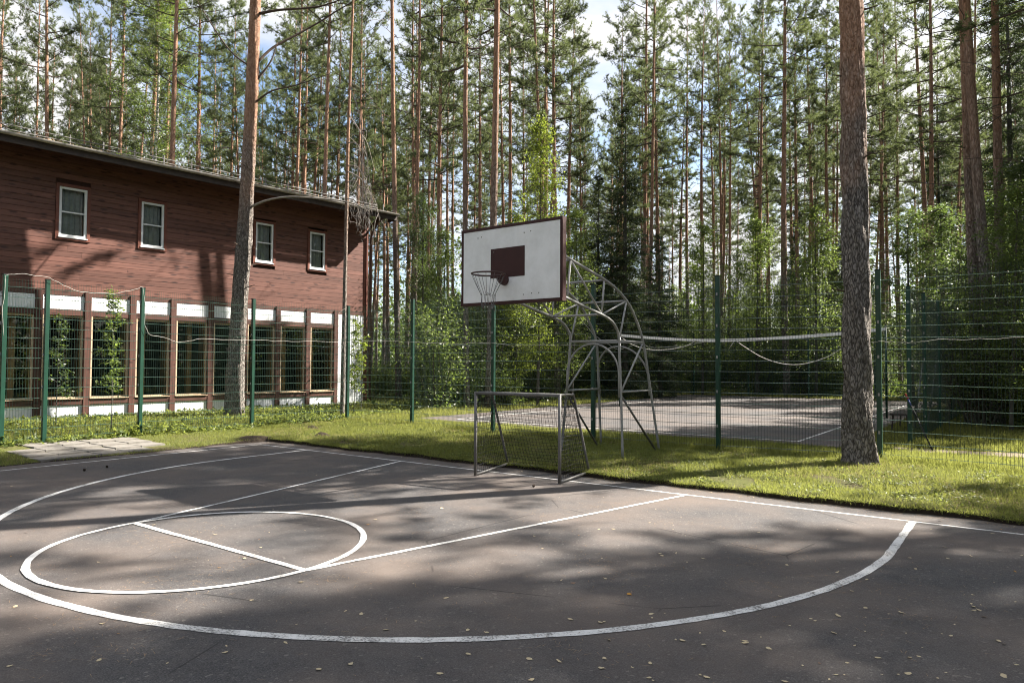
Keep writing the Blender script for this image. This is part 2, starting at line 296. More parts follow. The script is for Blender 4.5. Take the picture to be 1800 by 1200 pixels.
M = dict(
    asphalt=mat_asphalt(), paint=mat_paint(), ground=mat_ground(), plank=mat_plank('stained_plank'), beam=mat_plank('stained_beam', .62), post=mat_plank('stained_post', .6, (1, 1, .06)),
    trim=plain('stained_trim', (.17, .058, .036), (.10, .032, .022), .5, .35, 9), glass=mat_glass('window_glass'), board=mat_board(), pale=mat_corrugated(),
    cream=plain('cream_wood', (.52, .41, .29), (.40, .30, .2), .55, .3, 7), inner=plain('light_pine_wood', (.52, .30, .13), (.38, .19, .08), .5, .3, 5),
    white=plain('white_frame', (.74, .76, .76), (.66, .68, .69), .4, .4, 4), blind=plain('blind_fabric', (.42, .43, .42), (.3, .31, .3), .8, .2, 8),
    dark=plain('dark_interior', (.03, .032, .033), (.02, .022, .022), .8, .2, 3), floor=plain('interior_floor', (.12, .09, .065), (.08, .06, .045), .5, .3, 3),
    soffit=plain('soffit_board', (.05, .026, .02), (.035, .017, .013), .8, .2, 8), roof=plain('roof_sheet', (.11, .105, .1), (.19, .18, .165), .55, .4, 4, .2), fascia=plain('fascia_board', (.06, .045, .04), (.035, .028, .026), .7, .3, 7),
    gutter=plain('gutter_metal', (.40, .38, .355), (.22, .2, .185), .45, .4, 5), pipe=plain('downpipe_metal', (.09, .05, .042), (.06, .034, .03), .5, .4, 6),
    green=plain('green_post_paint', (.006, .046, .027), (.004, .03, .018), .42, .45, 5), wire=plain('green_wire_coat', (.012, .034, .024), (.008, .024, .017), .4, .4, 4), wire_lit=plain('green_wire_sunlit', (.06, .11, .088), (.04, .08, .062), .28, .7, 4),  # horizontal wires get a paler green, sunlight on them put into the colour
    steel=plain('grey_tube_paint', (.31, .31, .305), (.23, .23, .225), .5, .4, 5), goal=plain('goal_tube', (.17, .165, .16), (.11, .105, .1), .5, .4, 14),
    maroon=plain('maroon_paint', (.046, .014, .013), (.036, .011, .010), .6, .3, 6), rim=plain('rim_paint', (.055, .02, .018), (.04, .016, .014), .5, .4, 10),
    chain=plain('chain_steel', (.16, .155, .15), (.1, .095, .09), .4, .5, 30, .7), cord=plain('net_cord', (.018, .018, .018), (.028, .027, .026), .8, .2, 20),
    rope=plain('white_rope', (.52, .51, .47), (.36, .35, .32), .8, .2, 20), tape=plain('net_tape', (.78, .78, .76), (.66, .66, .64), .7, .2, 6),
    slab=plain('concrete_slab', (.215, .2, .18), (.135, .125, .112), .9, .2, 9, bmp=.004), soil=plain('loose_soil', (.06, .046, .036), (.03, .023, .018), .95, .1, 12, bmp=.02),
    path=plain('trodden_path', (.23, .19, .15), (.15, .125, .09), .95, .1, 5, bmp=.01), rubber=plain('black_rubber', (.015, .015, .015), (.03, .03, .03), .8, .2, 8),
    twig=plain('dead_twig', (.17, .15, .135), (.10, .085, .075), .9, .1, 9), limb=plain('limb_bark', (.10, .075, .06), (.06, .048, .04), .9, .1, 9), deadlimb=plain('bleached_limb', (.30, .27, .24), (.2, .175, .155), .9, .1, 12),
    gbark=plain('grey_green_bark', (.10, .095, .08), (.06, .056, .048), .9, .1, 9), bark=mat_pine_bark('pine_bark', 3.5, 9.0), bark_near=mat_pine_bark('pine_bark_near', 4.4, 7.4, .72), bark_lean=mat_pine_bark('pine_bark_leaning', 5.5, 9.5, .7), birch=mat_birch_bark(),
    needle=foliage('pine_needles', (.044, .062, .030), (.105, .128, .062), (.21, .26, .09), .45, .55, .3), spruce=foliage('spruce_needles', (.018, .030, .016), (.05, .07, .034), (.09, .13, .04), .3, .6, .25),
    leaf=foliage('green_leaves', (.042, .070, .020), (.105, .14, .042), (.28, .38, .07), .46, .42, .45), leafy=foliage('yellow_green_leaves', (.05, .085, .018), (.12, .16, .035), (.32, .40, .05), .5, .45, .4),
    leafd=foliage('dark_leaves', (.028, .05, .018), (.07, .10, .036), (.18, .26, .05), .4, .4, .5), blade=foliage('grass_blades', (.066, .084, .02), (.19, .205, .058), (.40, .43, .10), .45, .55, .3),
    herb=foliage('herb_leaves', (.06, .09, .022), (.15, .18, .05), (.38, .44, .09), .45, .5, .35), fallen=plain('fallen_leaf_pale', (.55, .46, .30), (.42, .34, .22), .7, .2, 20), fallen2=plain('fallen_leaf_ochre', (.50, .27, .06), (.36, .17, .04), .7, .2, 20),
    fallen3=plain('fallen_leaf_brown', (.25, .15, .1), (.16, .1, .07), .8, .2, 20), straw=plain('dry_needle', (.34, .24, .15), (.22, .15, .1), .9, .1, 20),
    red=plain('red_paint', (.4, .03, .025), (.3, .025, .02), .5, .3, 8), blue=plain('blue_grip', (.03, .05, .2), (.02, .035, .14), .5, .3, 8))

# ================================================================== SETTING
def sstep(a, b, x): t = np.clip((x-a)/(b-a), 0, 1); return t*t*(3-2*t)
def wob(s, k=0.0): return .035*np.sin(s*2.1+k)+.025*np.sin(s*5.3+1.3+k)+.018*np.sin(s*11.7+k)
VX0, VX1, VY0, VY1 = -8.3, 3.35, 6.15, 27.5          # volleyball court sheet
def ground_z(x, y):
    x = np.asarray(x, float); y = np.asarray(y, float)
    up = .075+.03*sstep(.5, 3.0, y)+.012*np.sin(x*1.7)*np.cos(y*1.3)
    left = .022+.08*sstep(-7.4, -9.6, x)
    turf = np.where(y > .2, up, np.minimum(left, up))
    blend = sstep(-1.2, .8, y); turf = left*(1-blend)+up*blend
    turf = turf+.13*sstep(-10, -14, x)+.10*sstep(12, 45, y)
    ein = np.minimum(sstep(-7.34+wob(y), -7.28+wob(y), x), 1-sstep(.46+wob(x, 2)*.9, .53+wob(x, 2)*.9, y))
    inv = sstep(VX0-.05, VX0+.12, x)*(1-sstep(VX1-.12, VX1+.05, x))*sstep(VY0-.05, VY0+.12, y)*(1-sstep(VY1-.12, VY1+.05, y))
    z = turf*(1-ein)+(-.06)*ein
    return z*(1-inv)+.03*inv
far = np.array([40, 60, 100, 200, 500, 1500, 4000.])
gx = np.unique(np.round(np.concatenate([-far, np.arange(-40, -12, 1.0), np.arange(-12, -7.7, .2), np.arange(-7.7, -6.9, .035), np.arange(-6.9, 12, .16), np.arange(12, 40, 1.0), far]), 3))
gy = np.unique(np.round(np.concatenate([-far, np.arange(-40, -8, 1.0), np.arange(-8, .2, .2), np.arange(.2, .85, .03), np.arange(.85, 9, .2), np.arange(9, 40, .7), far]), 3))
GX, GY = np.meshgrid(gx, gy, indexing='ij'); nx, ny = GX.shape
gm = MB(); i, j = np.meshgrid(np.arange(nx-1), np.arange(ny-1), indexing='ij')
gm.add(np.stack([GX, GY, ground_z(GX, GY)], -1), np.stack([i*ny+j, (i+1)*ny+j, (i+1)*ny+j+1, i*ny+j+1], -1).reshape(-1, 4))
tag(gm.build('ground', M['ground'], smooth=True), kind='structure')

court = MB(); court.add([(-7.42, -40, 0), (40, -40, 0), (40, .62, 0), (-7.42, .62, 0)], [(0, 1, 2, 3)])
court = tag(court.build('basketball_court', M['asphalt']), kind='structure')
def strip(pts, w, name, parent, z=.002, jit=.003):
    """a painted line: its edges wander by a few millimetres as brushed paint does"""
    P = np.asarray(pts, float); seg = np.linalg.norm(np.diff(P, axis=0), axis=1); s = np.concatenate([[0], np.cumsum(seg)])
    n = max(2, int(s[-1]/.12)); q = np.linspace(0, s[-1], n); C = np.stack([np.interp(q, s, P[:, 0]), np.interp(q, s, P[:, 1])], 1)
    T = unit(np.gradient(C, axis=0)); Nn = np.stack([-T[:, 1], T[:, 0]], 1)
    a = C+Nn*(w/2+RNG.normal(0, jit, n))[:, None]; b = C-Nn*(w/2+RNG.normal(0, jit, n))[:, None]
    V = np.concatenate([np.c_[a, np.full(n, z)], np.c_[b, np.full(n, z)]]); k = np.arange(n-1)
    return MB().add(V, np.stack([n+k, n+k+1, k+1, k], 1)).build(name, M['paint'], parent)
SIDE, A3, KB, KF, FT, AC = 6.84, 5.28, 2.65, 1.44, 5.23, -1.56
strip([(-SIDE, 0), (14, 0)], .045, 'baseline', court)
strip([(-SIDE, .0225), (-SIDE, -30)], .05, 'sideline', court, .0032)
th = np.linspace(0, math.pi, 120)
arc = [(A3, -.03)]+[(A3*math.cos(t), AC-A3*math.sin(t)) for t in th]+[(-A3, -.03)]
strip(arc, .078, 'three_point_arc', court, .0044)
strip([(-KB, -.03), (-KF, -FT)], .055, 'key_line', court, .0056); strip([(KB, -.03), (KF, -FT)], .055, 'key_line', court, .0056)
strip([(-KF, -FT), (KF, -FT)], .06, 'free_throw_line', court, .0068)
th = np.linspace(0, 2*math.pi, 120); strip([(KF*math.cos(t), -FT+KF*math.sin(t)) for t in th], .058, 'free_throw_circle', court, .008)

vc = MB(); vc.add([(VX0, VY0, .115), (VX1, VY0, .115), (VX1, VY1, .15), (VX0, VY1, .15)], [(0, 1, 2, 3)])
vcourt = tag(vc.build('volleyball_court', M['asphalt']), kind='structure')
def vz(y): return .115+.035*(y-VY0)/(VY1-VY0)
def vstrip(a, b, w, name):
    a = np.array(a, float); b = np.array(b, float); t = unit(b-a); n_ = np.array([-t[1], t[0]])*w/2
    V = [(*(p), vz(p[1])+.005) for p in (a-n_, b-n_, b+n_, a+n_)]; MB().add(V, [(0, 1, 2, 3)]).build(name, M['paint'], vcourt)
vstrip((-7.13, 6.75), (2.43, 6.75), .06, 'end_line'); vstrip((2.40, 6.79), (2.40, 24.5), .06, 'court_sideline'); vstrip((-7.1, 6.79), (-7.1, 24.5), .06, 'court_sideline'); vstrip((-7.13, 24.54), (2.43, 24.54), .06, 'end_line')
pm = MB(); k = np.linspace(0, 1, 30); xs = 4.2+k*14; yc = 6.55+.25*np.sin(k*5); 
V = np.concatenate([np.c_[xs, yc+.34+wob(xs), ground_z(xs, yc)+.02], np.c_[xs, yc-.34+wob(xs, 3), ground_z(xs, yc)+.02]]); j = np.arange(29)
tag(pm.add(V, np.stack([30+j, 31+j, j+1, j], 1)).build('trodden_path', M['path']), kind='structure')

# concrete slabs between the fence and the court, each its own piece
pav = tag(link('paving', None), kind='structure'); pav.location = (0, 0, 0)
slab = MB().cbox((-.245, -.245, -.05), (.238, .238, 0), .006).mesh('paving_slab', M['slab'])
p0 = np.array([-7.46, -1.42]); ex = unit(np.array([-1.0, -.04])); ey = unit(np.array([.04, -1.0]))
for a in range(5):
    for b in range(5):
        if (a, b) in ((4, 0), (4, 4), (3, 4), (0, 0)): continue
        p = p0+ex*(.25+a*.505)+ey*(.25+b*.505)
        o = link('paving_slab', slab, pav); o.location = (p[0], p[1], float(ground_z(p[0], p[1]))+.022+random.uniform(-.006, .006)); o.rotation_euler = (random.uniform(-.012, .012), random.uniform(-.012, .012), .04+random.uniform(-.02, .02))

# ================================================================== THE HOUSE
DR = np.array([math.sin(YAW+math.atan(1074/FPX)), math.cos(YAW+math.atan(1074/FPX)), 0]); P0 = CAM+ray(0, 640)*18.0
house = thing('wooden_house', 'two-storey red-brown plank house with glazed ground floor behind the green fence', 'house', (P0[0], P0[1], 0))
house.rotation_euler = (0, 0, math.atan2(DR[1], DR[0]))
T0, T1, DEP = -6.0, 11.35, 9.0
WIN = [(1.22, 1.90, 5.14, 6.50), (3.33, 3.98, 5.14, 6.46), (6.94, 7.58, 5.10, 6.42), (9.0, 9.63, 5.09, 6.40), (-.95, -.28, 5.14, 6.5), (-3.2, -2.53, 5.14, 6.5)]
TR = .085
plank_cache = {}
PL = 0.152
nc = 25
for c in range(nc):
    z0 = 3.68+c*PL; z1 = z0+PL-.005
    cuts = sorted((t0-TR, t1+TR) for t0, t1, a, b in WIN if a-TR < z1 and b+TR > z0)
    x = T0; segs = []
    for a, b in cuts: segs.append((x, a)); x = b
    segs.append((x, T1))
    for a, b in segs:
        n = max(1, round((b-a)/4.2)); jt = [a]+[a+(b-a)*(k+random.uniform(-.3, .3))/n for k in range(1, n)]+[b]
        for k in range(n):
            MB().cbox((jt[k]+.0015, -.014-random.uniform(0, .003), z0), (jt[k+1]-.0015, .03, z1), .005).build('plank', M['plank'], house)
# wall behind the planks, left open at the windows
wl_ = MB()
for (a, b, z0, z1) in [(T0, T1, 3.66, 5.05), (T0, T1, 6.55, 7.62)]: wl_.box((a, .034, z0), (b, .22, z1))
xs = T0
for t0, t1, a, b in sorted(WIN): wl_.box((xs, .034, 5.0505), (t0, .22, 6.5495)); xs = t1
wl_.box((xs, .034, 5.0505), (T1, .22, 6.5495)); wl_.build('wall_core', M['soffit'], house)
for ga_, gb_ in ((T1-.2, T1), (T0, T0+.2)):
    V = [(t, d, z) for t in (ga_, gb_) for d, z in ((.2205, .1), (DEP, .1), (DEP, 7.26+(DEP+1.05)*.158), (.2205, 7.26+1.27*.158))]
    MB().add(V, [(0, 3, 2, 1), (4, 5, 6, 7), (0, 1, 5, 4), (1, 2, 6, 5), (2, 3, 7, 6), (3, 0, 4, 7)]).build('gable_wall', M['plank'], house)
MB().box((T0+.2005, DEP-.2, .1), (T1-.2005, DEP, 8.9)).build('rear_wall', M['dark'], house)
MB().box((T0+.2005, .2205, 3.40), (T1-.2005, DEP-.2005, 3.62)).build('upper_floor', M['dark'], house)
MB().box((T0+.2005, .2205, .3), (T1-.2005, DEP-.2005, .5)).build('ground_floor', M['floor'], house)
for t0, t1, a, b in WIN:
    w = link('window', None, house); w.location = (t0, 0, a); W, H = t1-t0, b-a
    fr = MB().box((-TR+.002, -.05, -TR), (W+TR-.002, .03, -.002)).box((-TR+.002, -.05, H+.002), (W+TR-.002, .03, H+TR)).box((-TR+.002, -.047, -.002), (-.002, .03, H+.002)).box((W+.002, -.047, -.002), (W+TR-.002, .03, H+.002))
    fr.build('trim', M['trim'], w)
    f = .062; s = MB().box((0, -.03, 0), (W, .06, f)).box((0, -.03, H-f), (W, .06, H)).box((0, -.028, f), (f, .06, H-f)).box((W-f, -.028, f), (W, .06, H-f)).box((f, -.024, H*.5-.018), (W-f, .05, H*.5+.018)); s.build('sash', M['white'], w)
    MB().box((-.02, -.075, -.03), (W+.02, -.0505, -.006)).build('sill', M['white'], w)
    for z0, z1 in ((f, H*.5-.018), (H*.5+.018, H-f)): MB().add([(f, .012, z0), (W-f, .012, z0), (W-f, .012, z1), (f, .012, z1)], [(0, 1, 2, 3)]).build('pane', M['glass'], w)
    bh = random.choice((.22, .3, .16, .4))
    bl = MB(); n = 14; xx = np.linspace(f, W-f, n); yy = .14+.02*np.sin(np.arange(n)*2.2); bl.add(np.concatenate([np.c_[xx, yy, np.full(n, .02)], np.c_[xx, yy, np.full(n, H*.97)]]), [(k, k+1, n+k+1, n+k) for k in range(n-1)]); bl.build('curtain', M['blind'], w)
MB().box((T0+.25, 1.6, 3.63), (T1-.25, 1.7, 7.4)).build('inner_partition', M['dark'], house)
# ground floor: posts, beams, clerestory panels, glazing, plinth panels
POSTS = [-.36-1.165*k for k in (4, 3, 2, 1)]+[-.36, .81, 1.98, 3.16, 4.31, 5.47, 6.61, 7.80, 8.97, 10.13]
for k, t in enumerate(POSTS): MB().cbox((t-.085, -.075, .14), (t+.085, .14, 3.655), .008).build('post', M['post'], house)
MB().cbox((T0, -.03, 3.535), (T1, .03, 3.672), .006).build('floor_beam', M['beam'], house)
for a, b in zip([T0-.085]+POSTS, POSTS):
    x0, x1 = a+.0875, b-.0875
    MB().box((x0, -.02, 3.165), (x1, .03, 3.53)).build('clerestory_panel', M['pale'], house)
    MB().cbox((x0, -.045, 3.0), (x1, .10, 3.16), .006).build('header_beam', M['post' if 0 else 'beam'], house)
    MB().cbox((x0, -.06, .57), (x1, .10, .72), .006).build('sill_beam', M['beam'], house)
    MB().box((x0, -.10, .7235), (x1, .06, .742)).build('sill_board', M['cream'], house)
    MB().box((x0, -.02, .16), (x1, .03, .566)).build('plinth_panel', M['pale'], house)
    g = link('glazing', None, house); g.location = (x0, 0, .745); W, H = x1-x0, 2.25
    MB().box((0, -.07, 0), (.035, .05, H)).box((W-.05, .02, 0), (W, .11, H)).box((.036, .02, H-.05), (W-.051, .09, H)).box((.036, .02, 0), (W-.051, .09, .04)).build('frame', M['cream'], g)
    MB().box((W-.075, .112, 0), (W, .42, H)).build('inner_reveal', M['inner'], g)
    MB().add([(.036, .06, .04), (W-.051, .06, .04), (W-.051, .06, H-.05), (.036, .06, H-.05)], [(0, 1, 2, 3)]).build('pane', M['glass'], g)
for t in (7.15, 8.32, 9.42, 5.0, 3.6, .3): MB().cbox((t, .55, .5), (t+.15, .7, 3.39), .01).build('inner_post', M['inner'], house)
for t in (2.2, 6.2, -2.0): MB().box((t, 5.5, .5), (t+1.5, 6.0, 2.2)).box((t+.1, 4.9, .95), (t+1.4, 5.49, 1.0)).build('inner_cupboard', M['floor'], house)
MB().box((10.2175, -.05, .2), (10.40, .04, 3.53)).build('corner_strip', M['white'], house)
n = 25; xx = np.linspace(10.42, 11.36, n); yy = -.03-.02*(np.arange(n) % 2)
MB().add(np.concatenate([np.c_[xx, yy, np.full(n, .2)], np.c_[xx, yy, np.full(n, 3.53)]]), [(k, k+1, n+k+1, n+k) for k in range(n-1)]).box((10.42, .0, .2), (11.36, .2, 3.53)).build('corner_panel', M['pale'], house)
MB().cbox((11.352, -.03, .2), (11.45, .21, 7.5), .006).build('corner_board', M['trim'], house)
MB().tube([(11.62, -.12, .3), (11.62, -.12, 6.6), (11.62, -.5, 7.1), (11.62, -.95, 7.25)], .05, 10).build('downpipe', M['pipe'], house, True)
MB().cbox((11.50, .0, .2), (11.58, .1, 7.4), .006).build('corner_post', M['trim'], house)
# roof: shallow sheet, boarded soffit, fascia, gutter, snow guard
SL = math.tan(R(9)); OV = -1.05; RT = 12.05
def rz(d): return 7.33+(d-OV)*SL
rf = link('roof', None, house)
def slab_sl(d0, d1, lo, hi, t0=T0-1.2, t1=RT):
    V = [(t, d, rz(d)+o) for t in (t0, t1) for d in (d0, d1) for o in (lo, hi)]
    return MB().add(V, [(0, 1, 3, 2), (4, 6, 7, 5), (0, 4, 5, 1), (2, 3, 7, 6), (1, 5, 7, 3), (0, 2, 6, 4)])
slab_sl(OV, DEP+.8, .0, .05).build('roof_sheet', M['roof'], rf)
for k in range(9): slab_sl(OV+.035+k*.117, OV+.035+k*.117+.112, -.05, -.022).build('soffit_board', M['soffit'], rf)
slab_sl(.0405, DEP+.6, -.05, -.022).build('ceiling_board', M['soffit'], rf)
MB().cbox((T0-1.2, OV-.03, rz(OV)-.20), (RT, OV-.002, rz(OV)-.002), .005).build('fascia', M['fascia'], rf)
MB().box((RT+.002, OV-.03, rz(OV)-.2), (RT+.03, OV+.5, rz(OV)+.03)).build('barge_board', M['fascia'], rf)
ga = np.linspace(0, math.pi, 9); xx = np.linspace(T0-1.2, RT+.04, 40); gu = MB()
ring = np.stack([-.07*np.cos(ga), -.075*np.sin(ga)], 1); V = np.stack([np.c_[np.full(9, x), OV-.105+ring[:, 0], rz(OV)+.035+ring[:, 1]+random.uniform(-.006, .006)] for x in xx]); i, j = np.meshgrid(np.arange(39), np.arange(8), indexing='ij')
gu.add(V, np.stack([i*9+j, i*9+j+1, (i+1)*9+j+1, (i+1)*9+j], -1).reshape(-1, 4)); gu.build('gutter', M['gutter'], rf, True)
for h in (.10, .21):
    MB().tube([(t, OV+.18, rz(OV+.18)+h+.05+random.uniform(-.012, .012)) for t in np.arange(T0-1.1, RT-.3, .8)], .012, 6).build('snow_guard_rail', M['roof'], rf, True)
brk = MB().box((-.012, -.02, 0), (.012, .02, .30)).box((-.012, .021, 0), (.012, .25, .02)).mesh('snow_guard_bracket', M['roof'])
for t in np.arange(T0-.8, RT-.4, .8): o = link('snow_guard_bracket', brk, rf); o.location = (t, OV+.2, rz(OV+.2)+.052)
for t in (11.4,): MB().tube([(t, -.04, 6.6), (t, -.55, 7.0), (t, OV+.1, rz(OV)-.1)], .06, 4).build('eave_bracket', M['soffit'], rf)
lit = MB(); n = 500; tt = RNG.uniform(T0-1, RT, n); C = np.c_[tt, OV-.09+RNG.normal(0, .03, n), rz(OV)+.03+RNG.random(n)*.03]; A = unit(RNG.normal(size=(n, 3))*(1, 1, .4)); lit.tris(C, A, perp(A), RNG.uniform(.05, .16, n), .02); tag(lit.build('needle_litter', M['straw'], rf), kind='stuff')

# ================================================================== FENCES
def col_on(px, axis, val):   # where the sight line at column px crosses the vertical plane x=val or y=val
    D = ray(px, 640); t = (val-CAM[axis])/D[axis]; return (CAM+D*t)[:2]
FH = 3.3
def wires(a, b, z0, z1, za, zb, sp=.05, hs=.2):
    a = np.array([*a, 0.]); b = np.array([*b, 0.]); L = np.linalg.norm(b-a); d = (b-a)/L; nrm = np.array([-d[1], d[0], 0]); m = MB()
    n = max(2, int(L/sp)); u = (np.arange(n)+.5)/n; P = a+(b-a)*u[:, None]; g = za+(zb-za)*u
    rv = .0028; offs = [nrm*rv, (-nrm*.5+d*.866)*rv, (-nrm*.5-d*.866)*rv]
    V = np.stack([P+o+np.c_[0*g, 0*g, g+z] for z in (z0, z1) for o in offs], 1).reshape(-1, 3); i = np.arange(n)[:, None]*6
    m.add(V, np.concatenate([np.concatenate([i+k, i+(k+1) % 3, i+3+(k+1) % 3, i+3+k], 1) for k in range(3)]))
    zs = np.arange(z0+.06, z1, hs); mh = MB()
    for z in zs:
        A = a+np.array([0, 0, za+z]); B = b+np.array([0, 0, zb+z]); k = 8; u = np.linspace(0, 1, k); Q = A+(B-A)*u[:, None]; Q += nrm*.006; Q[1:-1] += RNG.normal(0, .003, (k-2, 3))
        mh.tube(Q, .0056, 3, False)
    return m, mh
post_mesh = None
def fence(name, label, pts, group=None, h=FH, hs=.2):
    z0 = float(ground_z(*pts[0])); f = thing(name, label, 'fence', (pts[0][0], pts[0][1], 0), group); o0 = np.array([pts[0][0], pts[0][1]])
    for i, p in enumerate(pts):
        q = np.array(p)-o0; z = float(ground_z(*p)); dz = random.uniform(-.03, .05)
        MB().cbox((q[0]-.04, q[1]-.04, z-.3), (q[0]+.04, q[1]+.04, z+h+dz), .006).build('post', M['green'], f)
        MB().cbox((q[0]-.044, q[1]-.044, z+h+dz+.001), (q[0]+.044, q[1]+.044, z+h+dz+.018), .006).build('post_cap', M['rubber'], f)
        for zz in (.45, 1.1, 1.75, 2.35, 2.95): MB().cbox((q[0]-.014, q[1]-.062, z+zz), (q[0]+.014, q[1]-.0405, z+zz+.05), .004).build('clamp', M['steel'], f)
    for p, q in zip(pts[:-1], pts[1:]):
        za, zb = float(ground_z(*p)), float(ground_z(*q))
        wv_, wh_ = wires(np.array(p)-o0, np.array(q)-o0, .04, h-.04, za, zb, hs=hs); tag(wv_.build('wire_panel', M['wire'], f), kind='stuff'); tag(wh_.build('horizontal_wires', M['wire_lit'], f), kind='stuff')
    return f
PX = -9.69
LP = [(PX, -8.9), (PX, -6.1), tuple(col_on(5, 0, PX)), tuple(col_on(80, 0, PX)), tuple(col_on(248, 0, PX)), tuple(col_on(444, 0, PX)), (-9.45, 4.62)]
c6 = col_on(725, 1, 4.75); c7 = col_on(867, 1, 4.25); c8 = col_on(1043, 1, 4.2); c9 = col_on(1262, 1, 4.15); c10 = col_on(1545, 1, 4.55)
BP = [tuple(c6), tuple(c7), tuple(c8), tuple(c9), tuple(c10), (7.15, 4.35), (9.9, 4.2), (12.7, 4.1)]
fence('mesh_fence', 'green welded mesh fence running before the house and behind the basketball stand', LP+BP)
RX = 4.42
fence('mesh_fence', 'green mesh fence receding along the right side of the volleyball court', [(RX-.04, 7.7), (RX+.05, 9.6), (RX+.1, 12.4), (RX+.15, 15.2), (RX+.2, 18.0), (RX+.25, 20.8), (RX+.3, 23.6)], hs=.2)
fence('mesh_fence', 'far mesh fence along the back end of the volleyball court', [(-8.4, 28.3), (-5.4, 28.3), (-2.4, 28.3), (.6, 28.3), (3.6, 28.3)], hs=.2)

SEG = LP+BP
def fence_pt(px, py):
    best = None
    for a, b in zip(SEG[:-1], SEG[1:]):
        d = np.array(b)-np.array(a); n = np.array([-d[1], d[0], 0])/np.linalg.norm(d); off = n@np.array([*a, 0])
        P = on_plane(px, py, n, off); u = (P[:2]-np.array(a))@d/(d@d)
        if -.01 <= u <= 1.01 and (P-CAM)@FWD > 0:
            best = CAM+(P-CAM)*.9945; break
    return best
def ropeline(name, label, pxs, r=.0036, mat='rope'):
    P = [fence_pt(*p) for p in pxs]; P = np.array([p for p in P if p is not None]); k = len(P)
    u = np.linspace(0, k-1, k*5); Q = np.stack([np.interp(u, np.arange(k), P[:, c]) for c in range(3)], 1); Q[:, 2] += RNG.normal(0, .006, len(Q))
    tag(MB().tube(Q, r, 4).build(name, M[mat], None, True), label, 'rope')
ropeline('rope', 'white rope looped over the tops of the first fence posts by the house', [(6, 590), (4, 540), (8, 520), (10, 483), (40, 481), (88, 488), (115, 503), (140, 513), (200, 517), (240, 508), (250, 504)])
ropeline('rope', 'white rope hanging down a fence post and running along the house fence', [(251, 504), (256, 540), (254, 570), (262, 588), (290, 593), (310, 601), (330, 600), (350, 595), (444, 598), (520, 600), (600, 601)])
ropeline('rope', 'white rope strung along the fence wires behind the goal', [(606, 601), (660, 599), (725, 601), (800, 604), (866, 602), (900, 607), (960, 606), (1042, 607)])
ropeline('rope', 'white rope strung along the fence to the right of the big pine', [(1530, 601), (1546, 600), (1575, 601), (1605, 602), (1640, 597), (1700, 596), (1760, 595), (1830, 590)])
ropeline('rope', 'thin slack rope dangling from the basketball stand to the fence', [(1012, 548), (1040, 585), (1060, 600), (1085, 614), (1100, 612), (1120, 603), (1150, 611), (1200, 609), (1240, 600)], .004)

# ================================================================== BASKETBALL STAND
stand = thing('basketball_stand', 'grey tubular basketball stand with white backboard, maroon frame and chain net', 'basketball hoop', (0, 2.5, .1))
so = np.array([0, 2.5, .1])
def st(P, r=.027, name='strut', mat='steel', k=8): return MB().tube(np.asarray(P, float)-so, r, k).build(name, M[mat], stand, True)
def smooth_path(P, n=5):
    P = np.asarray(P, float)
    if len(P) < 3: return P
    out = []
    E_ = np.vstack([2*P[0]-P[1], P, 2*P[-1]-P[-2]])
    for i in range(1, len(E_)-2):
        for t in np.linspace(0, 1, n, endpoint=False):
            a, b, c, d = E_[i-1:i+3]; out.append(.5*((2*b)+(-a+c)*t+(2*a-5*b+4*c-d)*t*t+(-a+3*b-3*c+d)*t**3))
    out.append(P[-1]); return np.array(out)
LOW = [(-.40, 2.88), (.27, 2.77), (.83, 2.67), (1.44, 2.57), (1.76, 2.49), (1.95, 2.38), (2.06, 2.23), (2.08, 1.93), (2.12, 1.14), (2.15, .05)]
UPP = [(-.40, 3.53), (.25, 3.41), (1.0, 3.27), (1.49, 3.18), (1.97, 3.05), (2.38, 2.86), (2.68, 2.62), (3.04, 2.15), (3.32, 1.28), (3.69, .05)]
U = dict(U1=(.43, 3.37), U2=(1.53, 3.16), U3=(2.36, 2.87), U4=(3.04, 2.15), L0=(.33, 2.76), L1=(1.44, 2.57), L2=(2.07, 2.15), Lm=(2.12, 1.25), Um=(3.33, 1.25), Gr=(3.55, .08))
def fx(side, z): return (.57+.03*max(0, (2.15-z)/2.1)) if side > 0 else (-.42-.25*max(0, (2.15-z)/2.1))
def pt(side, n): y, z = U[n] if isinstance(n, str) else n; return np.array([fx(side, z), y, z])
for s_ in (1, -1):
    st(smooth_path([pt(s_, p) for p in LOW]), .024, 'leg'); st(smooth_path([pt(s_, p) for p in UPP]), .024, 'leg')
    for a, b in (('U1', 'L0'), ('U1', 'L1'), ('U2', 'L1'), ('U3', 'L1'), ('U3', 'L2'), ('L2', 'U4'), ('Lm', 'U4'), ('Lm', 'Um')): st([pt(s_, a), pt(s_, b)], .017)
    st([pt(s_, 'Lm')-np.array([0, 0, .06]), pt(s_, 'Gr')], .02, 'brace', 'goal')
for n_ in ('U1', 'U2', 'U3', 'U4', 'L1', 'L2'): st([pt(-1, n_), pt(1, n_)], .019, 'crossbar')
for yy, zz in ((2.085, 2.10), (3.07, 2.08)):      # arches between the legs, front and rear
    a = np.linspace(0, math.pi, 17); xl, xr = fx(-1, 1.3)+.02, fx(1, 1.3)-.02
    P = [(xl, yy+(0 if yy < 2.5 else .26), 1.15)]+[((xl+xr)/2-math.cos(t)*(xr-xl)/2, yy+(0 if yy < 2.5 else .2*(1-math.sin(t))), zz-.55+.55*math.sin(t)) for t in a]+[(xr, yy+(0 if yy < 2.5 else .26), 1.15)]
    st(P, .018, 'arch')
